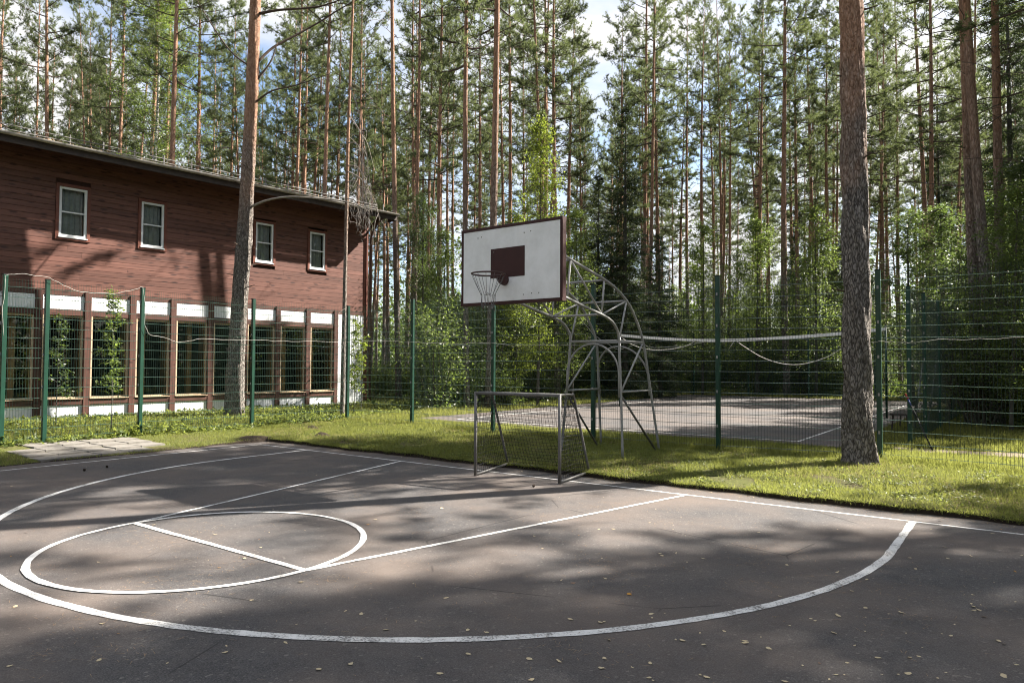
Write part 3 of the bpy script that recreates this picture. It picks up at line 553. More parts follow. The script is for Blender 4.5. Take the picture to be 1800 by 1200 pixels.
# backboard
BC = np.array([.055, -.49, 3.24]); BW, BH = 1.93, 1.21; by = -.03
bb = link('backboard', None, stand); bb.location = BC-so; bb.rotation_euler = (0, 0, by)
MB().cbox((-BW/2+.045, -.005, -BH/2+.045), (BW/2-.045, .02, BH/2-.045), .003).build('board_sheet', M['board'], bb)
fr = .046
for lo, hi in (((-BW/2, -.012, -BH/2), (BW/2, .09, -BH/2+fr)), ((-BW/2, -.012, BH/2-fr), (BW/2, .09, BH/2)), ((-BW/2, -.010, -BH/2+fr+.001), (-BW/2+fr, .088, BH/2-fr-.001)), ((BW/2-fr, -.010, -BH/2+fr+.001), (BW/2, .088, BH/2-fr-.001))):
    MB().cbox(lo, hi, .004).build('board_frame', M['maroon'], bb)
MB().box((-.36, -.0085, -.20), (.29, -.0055, .25)).build('target_square', M['maroon'], bb)
for x, z in ((-.62, .45), (-.55, .46), (.28, .44), (.40, .45), (.27, -.48), (.42, -.47), (.55, -.47), (-.3, .2)): MB().tube([(x, -.006, z), (x, -.011, z)], .009, 8).build('bolt', M['chain'], bb)
for s_ in (-1, 1): MB().cbox((-.95, .0905, s_*.33-.025), (.95, .13, s_*.33+.025), .004).build('back_rail', M['steel'], bb)
# rim, bracket and chain net
RC = np.array([-.03, -.90, 3.05]); RR = .245
rim = link('rim', None, stand); rim.location = RC-so
a = np.linspace(0, 2*math.pi, 49); MB().tube(np.c_[RR*np.cos(a), RR*np.sin(a), 0*a], .012, 8, False).build('ring', M['rim'], rim, True)
MB().tube([(0, RR+.02, -.035), (0, RR+.1, -.05), (0, RR+.15, -.05)], [.05, .075, .085], 18).build('bracket', M['rim'], rim); MB().tube([(0, RR+.14, -.045), (0, RR-.01, -.02)], [.07, .03], 10).build('bracket_arm', M['rim'], rim, True)
cn = link('chain_net', None, stand); cn.location = RC-so
def chain(P, name='chain'):
    P = np.asarray(P, float); m = MB(); seg = np.concatenate([[0], np.cumsum(np.linalg.norm(np.diff(P, axis=0), axis=1))]); n = max(3, int(seg[-1]/.016)); q = np.linspace(0, seg[-1], n)
    Q = np.stack([np.interp(q, seg, P[:, c]) for c in range(3)], 1); m.tube(Q, np.where(np.arange(n) % 2, .003, .005), 4); m.build(name, M['chain'], cn)
a12 = np.arange(12)*math.pi/6
for k, t in enumerate(a12):
    e = np.array([math.cos(t)*.105+random.uniform(-.012, .012), math.sin(t)*.105, -.30+random.uniform(-.02, .02)]); top = np.array([math.cos(t)*RR, math.sin(t)*RR, -.01])
    chain([top, top*.6+e*.4+np.array([0, 0, -.012]), e])
    t2 = a12[(k+1) % 12]; e2 = np.array([math.cos(t2)*.105, math.sin(t2)*.105, -.30]); 
    if k % 3 != 2: chain([e, (e+e2)/2+np.array([0, 0, -.012]), e2])
    d = random.choice((.1, .16, .2, .24)); e3 = np.array([math.cos(t2)*.09, math.sin(t2)*.09, -.42-random.uniform(0, .05)])
    chain(smooth_path([e, (e+e3)/2+np.array([0, 0, -d*.7]), e3, e3+np.array([random.uniform(-.02, .02), 0, -random.uniform(.02, .1)])]))

# ================================================================== SMALL GOAL
G = dict(fl=np.array([-.58, -.49, .0]), fr=np.array([.84, -.31, .0])); gd = unit(np.array([-.10, 1.0, 0])); gh = 1.28
G['bl'] = np.array([-.74, .58, .06]); G['br'] = np.array([.79, .64, .06])
goal = thing('small_goal', 'small grey tubular five-a-side goal with dark net on the baseline', 'goal', tuple((G['fl']+G['fr'])/2)); go = (G['fl']+G['fr'])/2
def gt(P, r=.021, name='tube', mat='goal'): return MB().tube(np.asarray(P, float)-go, r, 8).build(name, M[mat], goal, True)
Z = np.array([0, 0, 1.0]); tl, tr_ = G['fl']+Z*gh, G['fr']+Z*gh
gt([G['fl'], tl+Z*.02], .024, 'goal_post'); gt([G['fr'], tr_+Z*.02], .024, 'goal_post'); gt([tl, tr_], .026, 'crossbar')
bend = {}
for a, t, b in (('fl', tl, 'bl'), ('fr', tr_, 'br')):
    m1 = t+gd*.40+Z*-.01; m2 = t+gd*.49-Z*.06; bend[b] = t+gd*.45-Z*.02
    gt(smooth_path([t, t+gd*.2, m1, m2, (m2+G[b])/2, G[b]], 4), .02, 'stay'); gt([G[a]+Z*.02, G[b]], .02, 'base_bar')
gt([G['bl'], G['br']], .02, 'base_bar'); gt([bend['bl'], bend['br']], .008, 'net_rope', 'cord')
net = MB()
def netpatch(p00, p10, p11, p01, sp=.062, sag=.02):
    n = max(3, int(max(np.linalg.norm(p10-p00), np.linalg.norm(p11-p01))/sp)); m = max(3, int(max(np.linalg.norm(p01-p00), np.linalg.norm(p11-p10))/sp))
    u, v = np.meshgrid(np.linspace(0, 1, n+1), np.linspace(0, 1, m+1), indexing='ij')
    P = (p00*(1-u[..., None])*(1-v[..., None])+p10*u[..., None]*(1-v[..., None])+p11*u[..., None]*v[..., None]+p01*(1-u[..., None])*v[..., None])
    nrm = unit(np.cross(p10-p00, p01-p00)); P = P+nrm*(sag*np.sin(u*math.pi)*np.sin(v*math.pi)*(1+.5*np.sin(u*9+v*5)))[..., None]+RNG.normal(0, .004, P.shape)
    for i in range(n+1): net.tube(P[i]-go, .0030, 3, False)
    for j in range(m+1): net.tube(P[:, j]-go, .0030, 3, False)
netpatch(bend['bl'], bend['br'], G['br'], G['bl'], sag=-.05); netpatch(tl, tr_, bend['br'], bend['bl'], sag=-.03)
for a, t, b in (('fl', tl, 'bl'), ('fr', tr_, 'br')): netpatch(t+gd*.02, bend[b], G[b], G[a]+Z*.04, sag=.02)
tag(net.build('goal_net', M['cord'], goal), kind='stuff')

# ================================================================== VOLLEYBALL NET AND THINGS BY THE SIDE FENCE
NY = 15.4
P = smooth_path([on_plane(px, py, (0, 1, 0), NY) for px, py in ((1088, 589), (1150, 594), (1230, 598), (1310, 597), (1400, 592), (1480, 586), (1556, 578))], 6)
vn = thing('volleyball_net', 'rolled volleyball net with white top tape and slack ropes across the far court', 'volleyball net', tuple(P[0]))
V = np.concatenate([P+np.array([0, 0, .05]), P-np.array([0, 0, .05]), P+np.array([0, .03, .05]), P+np.array([0, .03, -.05])])-P[0]; n = len(P); k = np.arange(n-1)
MB().add(V, np.concatenate([np.stack([n+k, n+k+1, k+1, k], 1), np.stack([k, k+1, 2*n+k+1, 2*n+k], 1), np.stack([3*n+k, 2*n+k, 2*n+k+1, 3*n+k+1], 1), np.stack([n+k+1, n+k, 3*n+k, 3*n+k+1], 1)])).build('top_tape', M['tape'], vn)
for pts in ([(1294, 599), (1310, 610), (1340, 628), (1375, 639), (1410, 640), (1450, 629), (1478, 613), (1495, 600), (1510, 585)], [(1092, 592), (1110, 605), (1140, 614), (1175, 614), (1205, 608), (1224, 598)], [(1290, 600), (1282, 612)]):
    MB().tube(smooth_path([on_plane(px, py, (0, 1, 0), NY-.02) for px, py in pts])-P[0], .012, 4).build('rope', M['rope'], vn, True)
for e in (P[0], P[-1]):
    MB().tube([e-P[0]+np.array([0, .08, .06]), np.array([e[0], e[1]+.08, vz(NY)])-P[0]], .035, 8).build('net_post', M['green'], vn, True)
g0 = gnd(1640, 793, .1); g1 = at(1592, 692, (g0-CAM)@FWD+1.1)
pole = thing('striped_pole', 'thin dark striped pole leaning against the side fence post', 'pole', tuple(g0)); q = g1-g0
for a_, b_, m_ in ((0, .55, 'rubber'), (.55, .78, 'rubber'), (.78, .9, 'blue'), (.9, 1.0, 'red')): MB().tube([q*a_, q*b_], .016, 6).build('section', M[m_], pole, True)
ld = thing('ladder', 'grey metal ladder leaning behind the side fence', 'ladder', (3.95, 12.2, .12))
la, lb = np.array([0, 0, 0]), at(1627, 606, (np.array([3.95, 12.2, .1])-CAM)@FWD+.6)-np.array([3.95, 12.2, .12])
wd = np.array([.30, .1, 0])
for o in (0, 1): MB().tube([la+wd*o, lb+wd*o], .022, 6).build('rail', M['steel'], ld, True)
for k in np.linspace(.08, .95, 9): MB().tube([la+(lb-la)*k, la+(lb-la)*k+wd], .014, 5).build('rung', M['steel'], ld, True)
bc = np.array([3.85, 11.2, .12]); bench = thing('folded_bench', 'dark wooden bench standing just inside the side fence', 'bench', tuple(bc))
MB().cbox((-.2, -.9, .42), (.18, .9, .46), .006).build('seat', M['fascia'], bench); MB().cbox((.2, -.9, .62), (.23, .9, .86), .006).build('backrest', M['fascia'], bench)
for y in (-.7, .7):
    for x in (-.15, .15): MB().tube([(x*1.2, y, 0), (x, y, .42)], .022, 6).build('leg', M['fascia'], bench)
    MB().tube([(.17, y, .4), (.215, y, .84)], .02, 6).build('back_support', M['fascia'], bench)

# molehills and a spill of soil at the court corner
def mound(px, py, rx, h, label, z=.05):
    c = gnd(px, py, z); m = MB(); n, k = 14, 26; rr = np.linspace(0, 1, n); aa = np.arange(k)*2*math.pi/k; A_, B_ = np.meshgrid(rr, aa, indexing='ij')
    w = 1+.18*np.sin(B_*3+px)+.12*np.sin(B_*7)
    X = A_*w*rx*np.cos(B_); Y = A_*w*rx*.8*np.sin(B_); Zz = h*(1-A_**2)**1.5+RNG.normal(0, h*.08, A_.shape)*(1-A_)-.01+ground_z(c[0]+X, c[1]+Y)-c[2]+.012
    i, j = np.meshgrid(np.arange(n-1), np.arange(k), indexing='ij')
    m.add(np.stack([X, Y, Zz], -1), np.stack([i*k+j, (i+1)*k+j, (i+1)*k+(j+1) % k, i*k+(j+1) % k], -1).reshape(-1, 4))
    o = m.build('soil_mound', M['soil'], None, True); o.location = c; tag(o, label, 'soil')
mound(548, 757, .2, .07, 'small brown molehill in the lawn, the farther of two'); mound(565, 769, .24, .09, 'dark molehill in the lawn, the nearer of two'); mound(445, 771, .45, .05, 'low heap of dark soil at the court corner')

# ================================================================== TREES
def trunk_path(rng, H, n, sway): 
    z = np.linspace(0, H, n); a, b = rng.uniform(0, 6.28, 2)
    return np.c_[sway*np.sin(z*.22+a)-sway*math.sin(a), sway*np.sin(z*.17+b)-sway*math.sin(b), z]
def interp_path(P, z): return np.array([np.interp(z, P[:, 2], P[:, 0]), np.interp(z, P[:, 2], P[:, 1]), z])
def limb(rng, p, az, el, L, curve, n=5):
    d = np.array([math.cos(az)*math.cos(el), math.sin(az)*math.cos(el), math.sin(el)]); u = np.linspace(0, 1, n)[:, None]
    side = np.array([-math.sin(az), math.cos(az), 0])*rng.normal(0, .12)
    return p+d*L*u+(np.array([0, 0, curve])+side)*L*u*u
def pine(seed, H=23.0, r0=.155, c0=.52, rc=2.1, nb=48, ndead=24, mat='bark', k=10):
    rng = np.random.default_rng(seed); TP = trunk_path(rng, H, 30, .10); u = TP[:, 2]/H
    rad = r0*((1-u)**.75*.92+.02)+r0*.35*np.exp(-TP[:, 2]/.28); rad *= 1+rng.normal(0, .02, len(rad))
    TP[0, 2] = -.3; tr = MB().tube(TP, rad, k).mesh('trunk', M[mat], True)
    br = MB(); ne = MB(); rt = lambda z: r0*(1-z/H)**.75
    for i in range(ndead):
        z = rng.uniform(H*.12, H*(c0+.08)); L = rng.uniform(.25, .8) if rng.random() < .55 else rng.uniform(.9, 2.3); az = rng.uniform(0, 6.28)
        Q = limb(rng, interp_path(TP, z), az, rng.uniform(-.1, .5), L, rng.uniform(-.35, .3), 6); Q[2:] += rng.normal(0, .03*L, (4, 3)); br.tube(Q, np.linspace(.016, .005, 6), 3, False)
        if L > .9:
            for _ in range(4): q = Q[rng.integers(2, 6)]; br.tube(limb(rng, q, az+rng.normal(0, .8), rng.uniform(-.4, .4), rng.uniform(.2, .6), -.1, 3), [.007, .005, .003], 3, False)
    C, A = [], []
    for i in range(nb):
        v = (i+rng.random())/nb; z = H*(c0+(0.985-c0)*v); L = rc*(.35+.75*(1-v)**.7)*rng.uniform(.6, 1.2)*(1 if v > .15 else rng.uniform(.7, 1.1)); el = -.12+1.0*v**1.3+rng.normal(0, .15); az = i*2.4+rng.normal(0, .5)
        Q = limb(rng, interp_path(TP, z), az, el, L, rng.uniform(.0, .35), 6); br.tube(Q, np.linspace(max(.012, rt(z)*.38), .008, 6), 4, False)
        for j in range(int(4+L*5)):
            t = rng.uniform(.3, 1.0); f = t*5; q = Q[int(min(4, f))]+(Q[min(5, int(min(4, f))+1)]-Q[int(min(4, f))])*(f-int(min(4, f)))
            d = unit(unit(Q[5]-Q[0])*.7+rng.normal(size=3)*(.75, .75, .4)+np.array([0, 0, .25])); l = rng.uniform(.25, .75)*(1.15-.5*t)
            br.tube([q, q+d*l*.5, q+d*l+np.array([0, 0, .04])], [.007, .005, .003], 3, False)
            for w in np.linspace(.25, 1, 5): C.append(q+d*l*w+rng.normal(0, .03, 3)); A.append(d)
    C = np.array(C); A = np.array(A); nn = 11; C = np.repeat(C, nn, 0); A = np.repeat(A, nn, 0); n = len(C)
    D = unit(A*.7+rng.normal(size=(n, 3))*.75+np.array([0, 0, .22])); val = np.repeat(rng.random(n//nn), nn)*.7+rng.random(n)*.3
    ne.tris(C, D, perp(D, rng), rng.uniform(.11, .2, n), rng.uniform(.015, .025, n), val)
    return [('trunk', tr), ('branches', br.mesh('branches', M['limb'])), ('crown', ne.mesh('crown', M['needle'], attr=True))]
def leaf_cloud(mb, rng, C, A, per, spread, size, flat=.5):
    C = np.repeat(np.array(C), per, 0); A = np.repeat(np.array(A), per, 0); n = len(C)
    C = C+rng.normal(0, spread, (n, 3)); D = unit(A*.4+rng.normal(size=(n, 3))*(1, 1, flat)+np.array([0, 0, -.25])); B = np.cross(D, np.array([0, 0, 1.])+rng.normal(size=(n, 3))*.55); B = unit(B)
    s = rng.uniform(.7, 1.3, n)*size; mb.leaves(C, D, B, s, s*rng.uniform(.5, .75, n), np.clip(rng.normal(.5, .27, n), 0, 1))
def broadleaf(seed, H, rc, z0, nl, leafmat, size, bark='gbark', r0=.06, per=22, sway=.12, shape=.6, tw=9, spread=.13):
    rng = np.random.default_rng(seed); TP = trunk_path(rng, H, 18, sway); u = TP[:, 2]/H; TP[0, 2] = -.2
    tr = MB().tube(TP, r0*((1-u)**.8)+.006, 8).mesh('trunk', M[bark], True); br = MB(); C, A = [], []
    for i in range(nl):
        v = (i+rng.random())/nl; z = z0+(H-z0)*v*.98; L = rc*((1-v)**shape)*(.55+.45*min(1, v*4))*rng.uniform(.55, 1.25)+.15; az = i*2.4+rng.normal(0, .6); el = rng.uniform(.2, .8)
        Q = limb(rng, interp_path(TP, z), az, el, L, rng.uniform(-.25, .1), 6); br.tube(Q, np.linspace(max(.008, r0*.35*(1-v)), .004, 6), 4, False)
        for j in range(tw):
            q = Q[rng.integers(1, 6)]; d = unit(unit(Q[5]-Q[0])*.5+rng.normal(size=3)*(.8, .8, .5)); l = rng.uniform(.2, .55)*min(1, L); br.tube([q, q+d*l*.5, q+d*l], [.005, .004, .002], 3, False)
            for w in (.5, 1.0): C.append(q+d*l*w); A.append(d)
    le = MB(); leaf_cloud(le, rng, C, A, per//2, spread, size)
    return [('trunk', tr), ('branches', br.mesh('branches', M[bark])), ('crown', le.mesh('crown', M[leafmat], attr=True))]
def shrub(seed, H, rad, stems, leafmat, size, per=26, tw=13):
    rng = np.random.default_rng(seed); st_ = MB(); le = MB(); C, A = [], []
    for i in range(stems):
        az = i*2.4+rng.normal(0, .4); L = H*rng.uniform(.65, 1.05); lean = rng.uniform(.1, .55)*rad/H*2
        p = np.array([rng.normal(0, .15), rng.normal(0, .15), -.1]); Q = limb(rng, p, az, math.pi/2-lean, L, -rng.uniform(0, .15), 8); st_.tube(Q, np.linspace(.02, .005, 8), 4, False)
        for j in range(tw):
            q = Q[rng.integers(2 if rng.random() < .6 else 1, 8)]; d = unit(rng.normal(size=3)*(1, 1, .45)+np.array([0, 0, .2])); l = rng.uniform(.2, .6)*H/3
            st_.tube([q, q+d*l*.5, q+d*l], [.006, .004, .002], 3, False)
            for w in (.45, .75, 1.0): C.append(q+d*l*w); A.append(d)
    leaf_cloud(le, rng, C, A, per//3, .12*H/3, size)
    return [('stems', st_.mesh('stems', M['gbark'])), ('foliage', le.mesh('foliage', M[leafmat], attr=True))]
def spruce(seed, H, rb, z0=.6):
    rng = np.random.default_rng(seed); TP = trunk_path(rng, H, 16, .03); u = TP[:, 2]/H; TP[0, 2] = -.2
    tr = MB().tube(TP, .011*H*(1-u)+.01, 9).mesh('trunk', M['gbark'], True); br = MB(); ne = MB(); C, A = [], []
    z = z0
    while z < H*.985:
        f = 1-z/H
        for i in range(rng.integers(4, 7)):
            L = (rb*f**.75+.08)*rng.uniform(.7, 1.15); az = rng.uniform(0, 6.28); Q = limb(rng, interp_path(TP, z+rng.uniform(-.1, .1)), az, rng.uniform(-.1, .3)+.6*(1-f)**3, L, -.35*f, 6); br.tube(Q, np.linspace(.014*f+.006, .004, 6), 3, False)
            d0 = unit(Q[5]-Q[0]); sd = np.array([-math.sin(az), math.cos(az), 0])
            for t in np.linspace(.15, 1, max(3, int(L/.13))):
                q = Q[0]+(Q[5]-Q[0])*t; k = t*5; q = Q[int(min(4, k))]+(Q[int(min(4, k))+1]-Q[int(min(4, k))])*(k-int(min(4, k)))
                for s in (-1, 1):
                    d = unit(d0*.6+sd*s*.8+np.array([0, 0, -.35-.4*rng.random()])); l = (.45*(1.05-t)+.12)*min(1, L)*rng.uniform(.7, 1.2)
                    for w in np.linspace(.15, 1, max(2, int(l/.09))): C.append(q+d*l*w); A.append(d)
        z += rng.uniform(.22, .36)*(1 if H > 6 else .6)
    nn = 4; C = np.repeat(np.array(C), nn, 0); A = np.repeat(np.array(A), nn, 0); n = len(C); D = unit(A*1.0+rng.normal(size=(n, 3))*.5+np.array([0, 0, -.1]))
    ne.tris(C, D, perp(D, rng), rng.uniform(.11, .2, n), rng.uniform(.022, .038, n), np.clip(rng.normal(.45, .25, n), 0, 1))
    return [('trunk', tr), ('branches', br.mesh('branches', M['limb'])), ('crown', ne.mesh('crown', M['spruce'], attr=True))]

PINES = [pine(100+i, H=random.uniform(21.5, 24.5), c0=c, rc=r, nb=n, ndead=d) for i, (c, r, n, d) in enumerate(((.50, 2.2, 42, 36), (.58, 2.5, 40, 42), (.44, 2.0, 44, 34), (.62, 2.6, 38, 46), (.52, 1.9, 40, 40), (.54, 2.3, 38, 44), (.42, 2.4, 46, 30)))]
SAPS = [broadleaf(201, 10.0, 1.25, 1.2, 46, 'leafy', .085, r0=.055, per=24), broadleaf(202, 8.5, 1.5, 1.0, 40, 'leaf', .075, r0=.05, per=26), broadleaf(203, 7.0, 1.3, .8, 36, 'leaf', .08, r0=.045, per=24), broadleaf(204, 9.0, 1.7, 1.5, 40, 'leafd', .08, r0=.06, per=28)]
BIRCH = broadleaf(210, 20.0, 3.2, 6.0, 60, 'leaf', .085, 'birch', .15, per=30, sway=.25, shape=.45, tw=13, spread=.22)
SHRUBS = [shrub(301, 2.6, 1.3, 12, 'leafd', .085), shrub(302, 3.4, 1.5, 12, 'leaf', .08), shrub(303, 1.7, 1.0, 12, 'leaf', .075), shrub(304, 4.2, 1.7, 14, 'leafd', .085, 30)]
SPRU = [spruce(401, 14.0, 1.75), spruce(402, 9.0, 1.7), spruce(403, 20.0, 2.9, 1.5)]

def place(variant, name, label, cat, loc, rotz=0.0, sxy=1.0, sz=1.0, axis=None, group=None):
    r = link(name, None); r.location = loc
    q = Quaternion((0, 0, 1), rotz)
    if axis is not None: q = Vector((0, 0, 1)).rotation_difference(Vector(axis)) @ q
    r.rotation_mode = 'QUATERNION'; r.rotation_quaternion = q; r.scale = (sxy, sxy, sz); tag(r, label, cat, group)
    for n, me in variant:
        o = link(n, me, r)
        if n != 'trunk': o['kind'] = 'stuff'
    return r
HM = house.matrix_world; _ca, _sa = math.cos(house.rotation_euler.z), math.sin(house.rotation_euler.z)
def in_house(x, y, m=1.4):
    dx, dy = x-P0[0], y-P0[1]; t, d = dx*_ca+dy*_sa, -dx*_sa+dy*_ca; return T0-2 < t < RT+m and -m-.8 < d < DEP+.8+m
def blocked(x, y): return in_house(x, y) or (-10.2 < x < 13.2 and -30 < y < 4.9) or (-9.4 < x < 4.9 and 4 < y < 29.2)
spots = []
def stand_pine(xt, xl, yl, w, label, variant=None, dmin=24, dmax=64, group='pines of the wood behind the courts', name='pine_tree'):
    D = min(max(.285*FPX/w, dmin), dmax)
    for _ in range(60):
        a, b = at(xt, 0, D), at(xl, yl, D); ax = unit(a-b); k = (float(ground_z(b[0], b[1]))-b[2])/ax[2]; base = b+ax*k
        if not blocked(base[0], base[1]): break
        D += .8
    s = w*D/FPX/.275; spots.append(base[:2])
    return place(variant or random.choice(PINES), name, label, 'tree', (base[0], base[1], float(ground_z(base[0], base[1]))), random.uniform(0, 6.28), s, random.uniform(1.12, 1.32), ax, group)
HERO = [
 (5, 4, 200, 7, 'orange-barked pine trunk at the extreme left edge above the roof'), (37, 34, 200, 4.5, 'thin dark pine just right of the left-edge pine, above the roof'), (67, 66, 220, 7, 'grey-brown pine, third trunk from the left above the roof'),
 (100, 97, 230, 6.5, 'slender pine, fourth trunk from the left above the roof'), (153, 150, 240, 6.5, 'reddish pine behind the roof with forked upper branches'), (176, 178, 250, 6, 'left one of two close pines behind the roof left of the birch'), (187, 185, 250, 4.5, 'thinner right one of two close pines behind the roof left of the birch'),
 (213, 209, 260, 9, 'red-barked pine just left of the dark birch behind the roof'), (226, 222, 260, 4.5, 'thin pine between the red-barked pine and the dark birch'), (304, 301, 280, 12, 'stout straight orange pine behind the roof between the birch and the near leaning pine'),
 (349, 345, 290, 6.5, 'pine behind the roof, right of the stout orange pine'), (375, 372, 300, 6, 'pine behind the roof, two trunks left of the near leaning pine'), (414, 411, 310, 7, 'pine directly left of the near leaning pine above the roof'),
 (492, 488, 320, 4.5, 'thin pine first to the right of the near leaning pine'), (519, 516, 320, 7.5, 'left pine of the close trio above the middle of the roof'), (527, 523, 325, 8.5, 'middle and thickest pine of the close trio above the roof'), (538, 535, 330, 7, 'right pine of the close trio above the roof'),
 (576, 555, 330, 5.5, 'dark thin pine leaning right, above the right end of the roof'), (597, 594, 340, 7, 'red-stemmed pine left of the dead thin tree above the roof'), (639, 636, 350, 5.5, 'pale pine just right of the dead thin tree above the eave'), (680, 664, 370, 5.5, 'thin red pine leaning right beside the roof tip'),
 (688, 698, 540, 10, 'straight grey pine standing just past the roof tip'), (728, 724, 420, 7, 'red pine behind the fence, next right of the straight grey pine'), (745, 741, 420, 5, 'thin pine pair member left of the tall twin pines, behind the hoop'), (795, 791, 400, 6.5, 'pine left of the tall twin pines behind the backboard'),
 (824, 822, 400, 10.5, 'left of the two tall pines rising behind the backboard'), (872, 865, 390, 14, 'right and thicker of the two tall pines rising behind the backboard'), (897, 893, 380, 9, 'dark pine just right of the thicker tall pine behind the backboard'),
 (1124, 1128, 300, 4.5, 'left trunk of the three pines right of the blue sky gap'), (1138, 1141, 300, 5.5, 'middle trunk of the three pines right of the blue sky gap'), (1148, 1158, 400, 7.5, 'right trunk of the three pines right of the blue sky gap'),
 (1205, 1208, 330, 6.5, 'pine left of the middle of the right-hand wood, beside thinner stems'), (1240, 1239, 330, 7.5, 'red-stemmed pine in the middle of the right-hand wood'), (1302, 1325, 330, 6.5, 'pine leaning left in the middle of the right-hand wood'),
 (1374, 1382, 580, 11.5, 'tall pine behind the volleyball net, left of the big near pine'), (1390, 1392, 400, 5, 'thin pine close right of the tall pine behind the volleyball net'), (1411, 1430, 420, 7.5, 'pine with forked top leaning left, left of the big near pine'), (1433, 1434, 400, 5, 'thin pine between the forked pine and the big near pine'), (1457, 1462, 400, 5, 'thinnest pine just left of the big near pine'),
 (1514, 1520, 420, 9.5, 'pine half hidden directly behind the big near pine'), (1552, 1551, 420, 7.5, 'straight red pine first to the right of the big near pine'), (1546, 1532, 330, 5, 'thin pine leaning right, close to the big near pine'), (1615, 1623, 250, 9, 'left one of the twin pines between big near pine and right edge'), (1627, 1634, 250, 10, 'right one of the twin pines between big near pine and right edge'),
 (1685, 1722, 700, 18, 'pale orange pine leaning left, front one of the right-edge pair'), (1708, 1728, 320, 19, 'grey-brown pine close behind the leaning right-edge pine'), (1745, 1752, 220, 17, 'dim orange pine among spruce boughs at the upper right edge')]
for h in HERO: stand_pine(*h, dmin=19 if h[3] > 15 else (24 if h[0] in (688, 824) else 26), dmax={688: 28, 824: 25.5, 872: 25}.get(h[0], 64))
b = at(254, 280, 34.0); place(BIRCH, 'birch_tree', 'dark birch with patches of white bark and leafy crown behind the roof', 'tree', (b[0], b[1], .2), 1.0, 1.0, 1.0); spots.append(b[:2])

# two near pines with trunks of their own
def near_pine(label, pts, widths, D, seed, mat, limbs):
    P = np.array([at(x, y, D+dd) for x, y, dd in pts]); root = thing('pine_tree', label, 'tree', (P[0][0], P[0][1], float(ground_z(P[0][0], P[0][1])))); o = np.array(root.location); Q = smooth_path(P, 6)-o
    w = np.interp(np.linspace(0, 1, len(Q)), np.linspace(0, 1, len(P)), widths)/2; top = Q[-1]; d = unit(Q[-1]-Q[-4]); H = 24
    ext = np.array([top+d*s for s in np.linspace(1.5, H-top[2], 9)]); Q = np.vstack([Q, ext]); w = np.concatenate([w, np.linspace(w[-1]*.97, .03, 9)])
    zz = np.concatenate([np.arange(-.35, .6, .08), np.arange(.6, Q[-1, 2], .12)]); Q[0, 2] = -.35
    C = np.stack([np.interp(zz, Q[:, 2], Q[:, 0]), np.interp(zz, Q[:, 2], Q[:, 1]), zz], 1); r = np.interp(zz, Q[:, 2], w)*(1+.15*np.exp(-np.maximum(zz, -.1)/.16))
    k = 40; a = np.arange(k)*2*math.pi/k; rng = np.random.default_rng(seed)
    plate = np.zeros((len(zz), k))
    for _ in range(5):
        f1, f2, ph = rng.integers(3, 15), rng.uniform(1.2, 7), rng.uniform(0, 6.28); plate += np.sin(a[None]*f1+zz[:, None]*f2+ph)*.010
    plate += rng.normal(0, .006, plate.shape); plate *= np.clip(1.2-zz[:, None]*.10, .25, 1); root_fl = np.exp(-np.maximum(zz, 0)/.22)[:, None]*np.sin(a[None]*5+seed)*.03
    V = C[:, None]+np.stack([np.cos(a)*1., np.sin(a)*1., 0*a], -1)[None]*(r[:, None]+plate*np.minimum(1, r[:, None]/.15)+root_fl)[..., None]
    i, j = np.meshgrid(np.arange(len(zz)-1), np.arange(k), indexing='ij'); MB().add(V, np.stack([i*k+j, i*k+(j+1) % k, (i+1)*k+(j+1) % k, (i+1)*k+j], -1).reshape(-1, 4)).build('trunk', M[mat], root, True)
    src = pine(seed, H=24, r0=.01, c0=.5, rc=2.5, nb=50, ndead=0)
    tp = interp_path(C, 16.0); 
    for n, me in src[1:]: q = link(n, me, root); q.location = (tp[0], tp[1], 0); q['kind'] = 'stuff'
    for Pl, r0, mm in limbs:
        Pl = np.array([at(*p) for p in Pl])-o; Pl = smooth_path(Pl, 5); MB().tube(Pl, np.linspace(r0, r0*.3, len(Pl)), 6).build('dead_branch', M[mm], root, True)
    for _ in range(9):
        z = rng.uniform(2.5, 9); az = rng.uniform(0, 6.28); L = rng.uniform(.1, .35); p = interp_path(C, z); MB().tube(limb(rng, p, az, .2, L+np.interp(z, zz, r), 0, 4), [.02, .018, .014, .008], 5).build('branch_stub', M['limb'], root)
    spots.append(P[0][:2])
near_pine('big near pine with flaking grey bark standing before the fence on the right', [(1509, 812, 0), (1507, 690, 0), (1505, 500, 0), (1501, 250, 0), (1496, 0, 0)], (.50, .415, .40, .385, .36), 11.75, 71, 'bark_near', [])
D2 = 20.4
near_pine('leaning near pine before the wooden house, grey below and orange above, with bare curved branches', [(411, 724, 0), (417, 600, 0), (427, 450, 0), (437, 280, 0), (447, 60, 0), (451, -80, 0)], (.52, .44, .42, .37, .31, .28), D2, 72, 'bark_lean', [
    ([(440, 364, D2), (470, 352, D2-.3), (510, 346, D2-.5), (560, 349, D2-.7), (615, 356, D2-.8), (650, 372, D2-.9)], .035, 'deadlimb'), ([(452, 110, D2), (480, 84, D2+.3), (520, 62, D2+.6), (560, 40, D2+.9), (600, 15, D2+1.1), (640, -6, D2+1.2)], .045, 'limb'),
    ([(449, 180, D2), (478, 160, D2-.3), (520, 150, D2-.5), (580, 130, D2-.8)], .03, 'limb'), ([(452, 25, D2), (490, 18, D2-.2), (560, 12, D2-.5), (620, -8, D2-.9)], .045, 'limb'), ([(452, 140, D2), (475, 110, D2+.1), (488, 75, D2+.2)], .035, 'limb'), ([(443, 120, D2), (405, 90, D2+.3), (370, 40, D2+.5), (340, -10, D2+.7)], .03, 'limb'), ([(437, 250, D2), (400, 232, D2+.3), (375, 236, D2+.5)], .02, 'limb')])

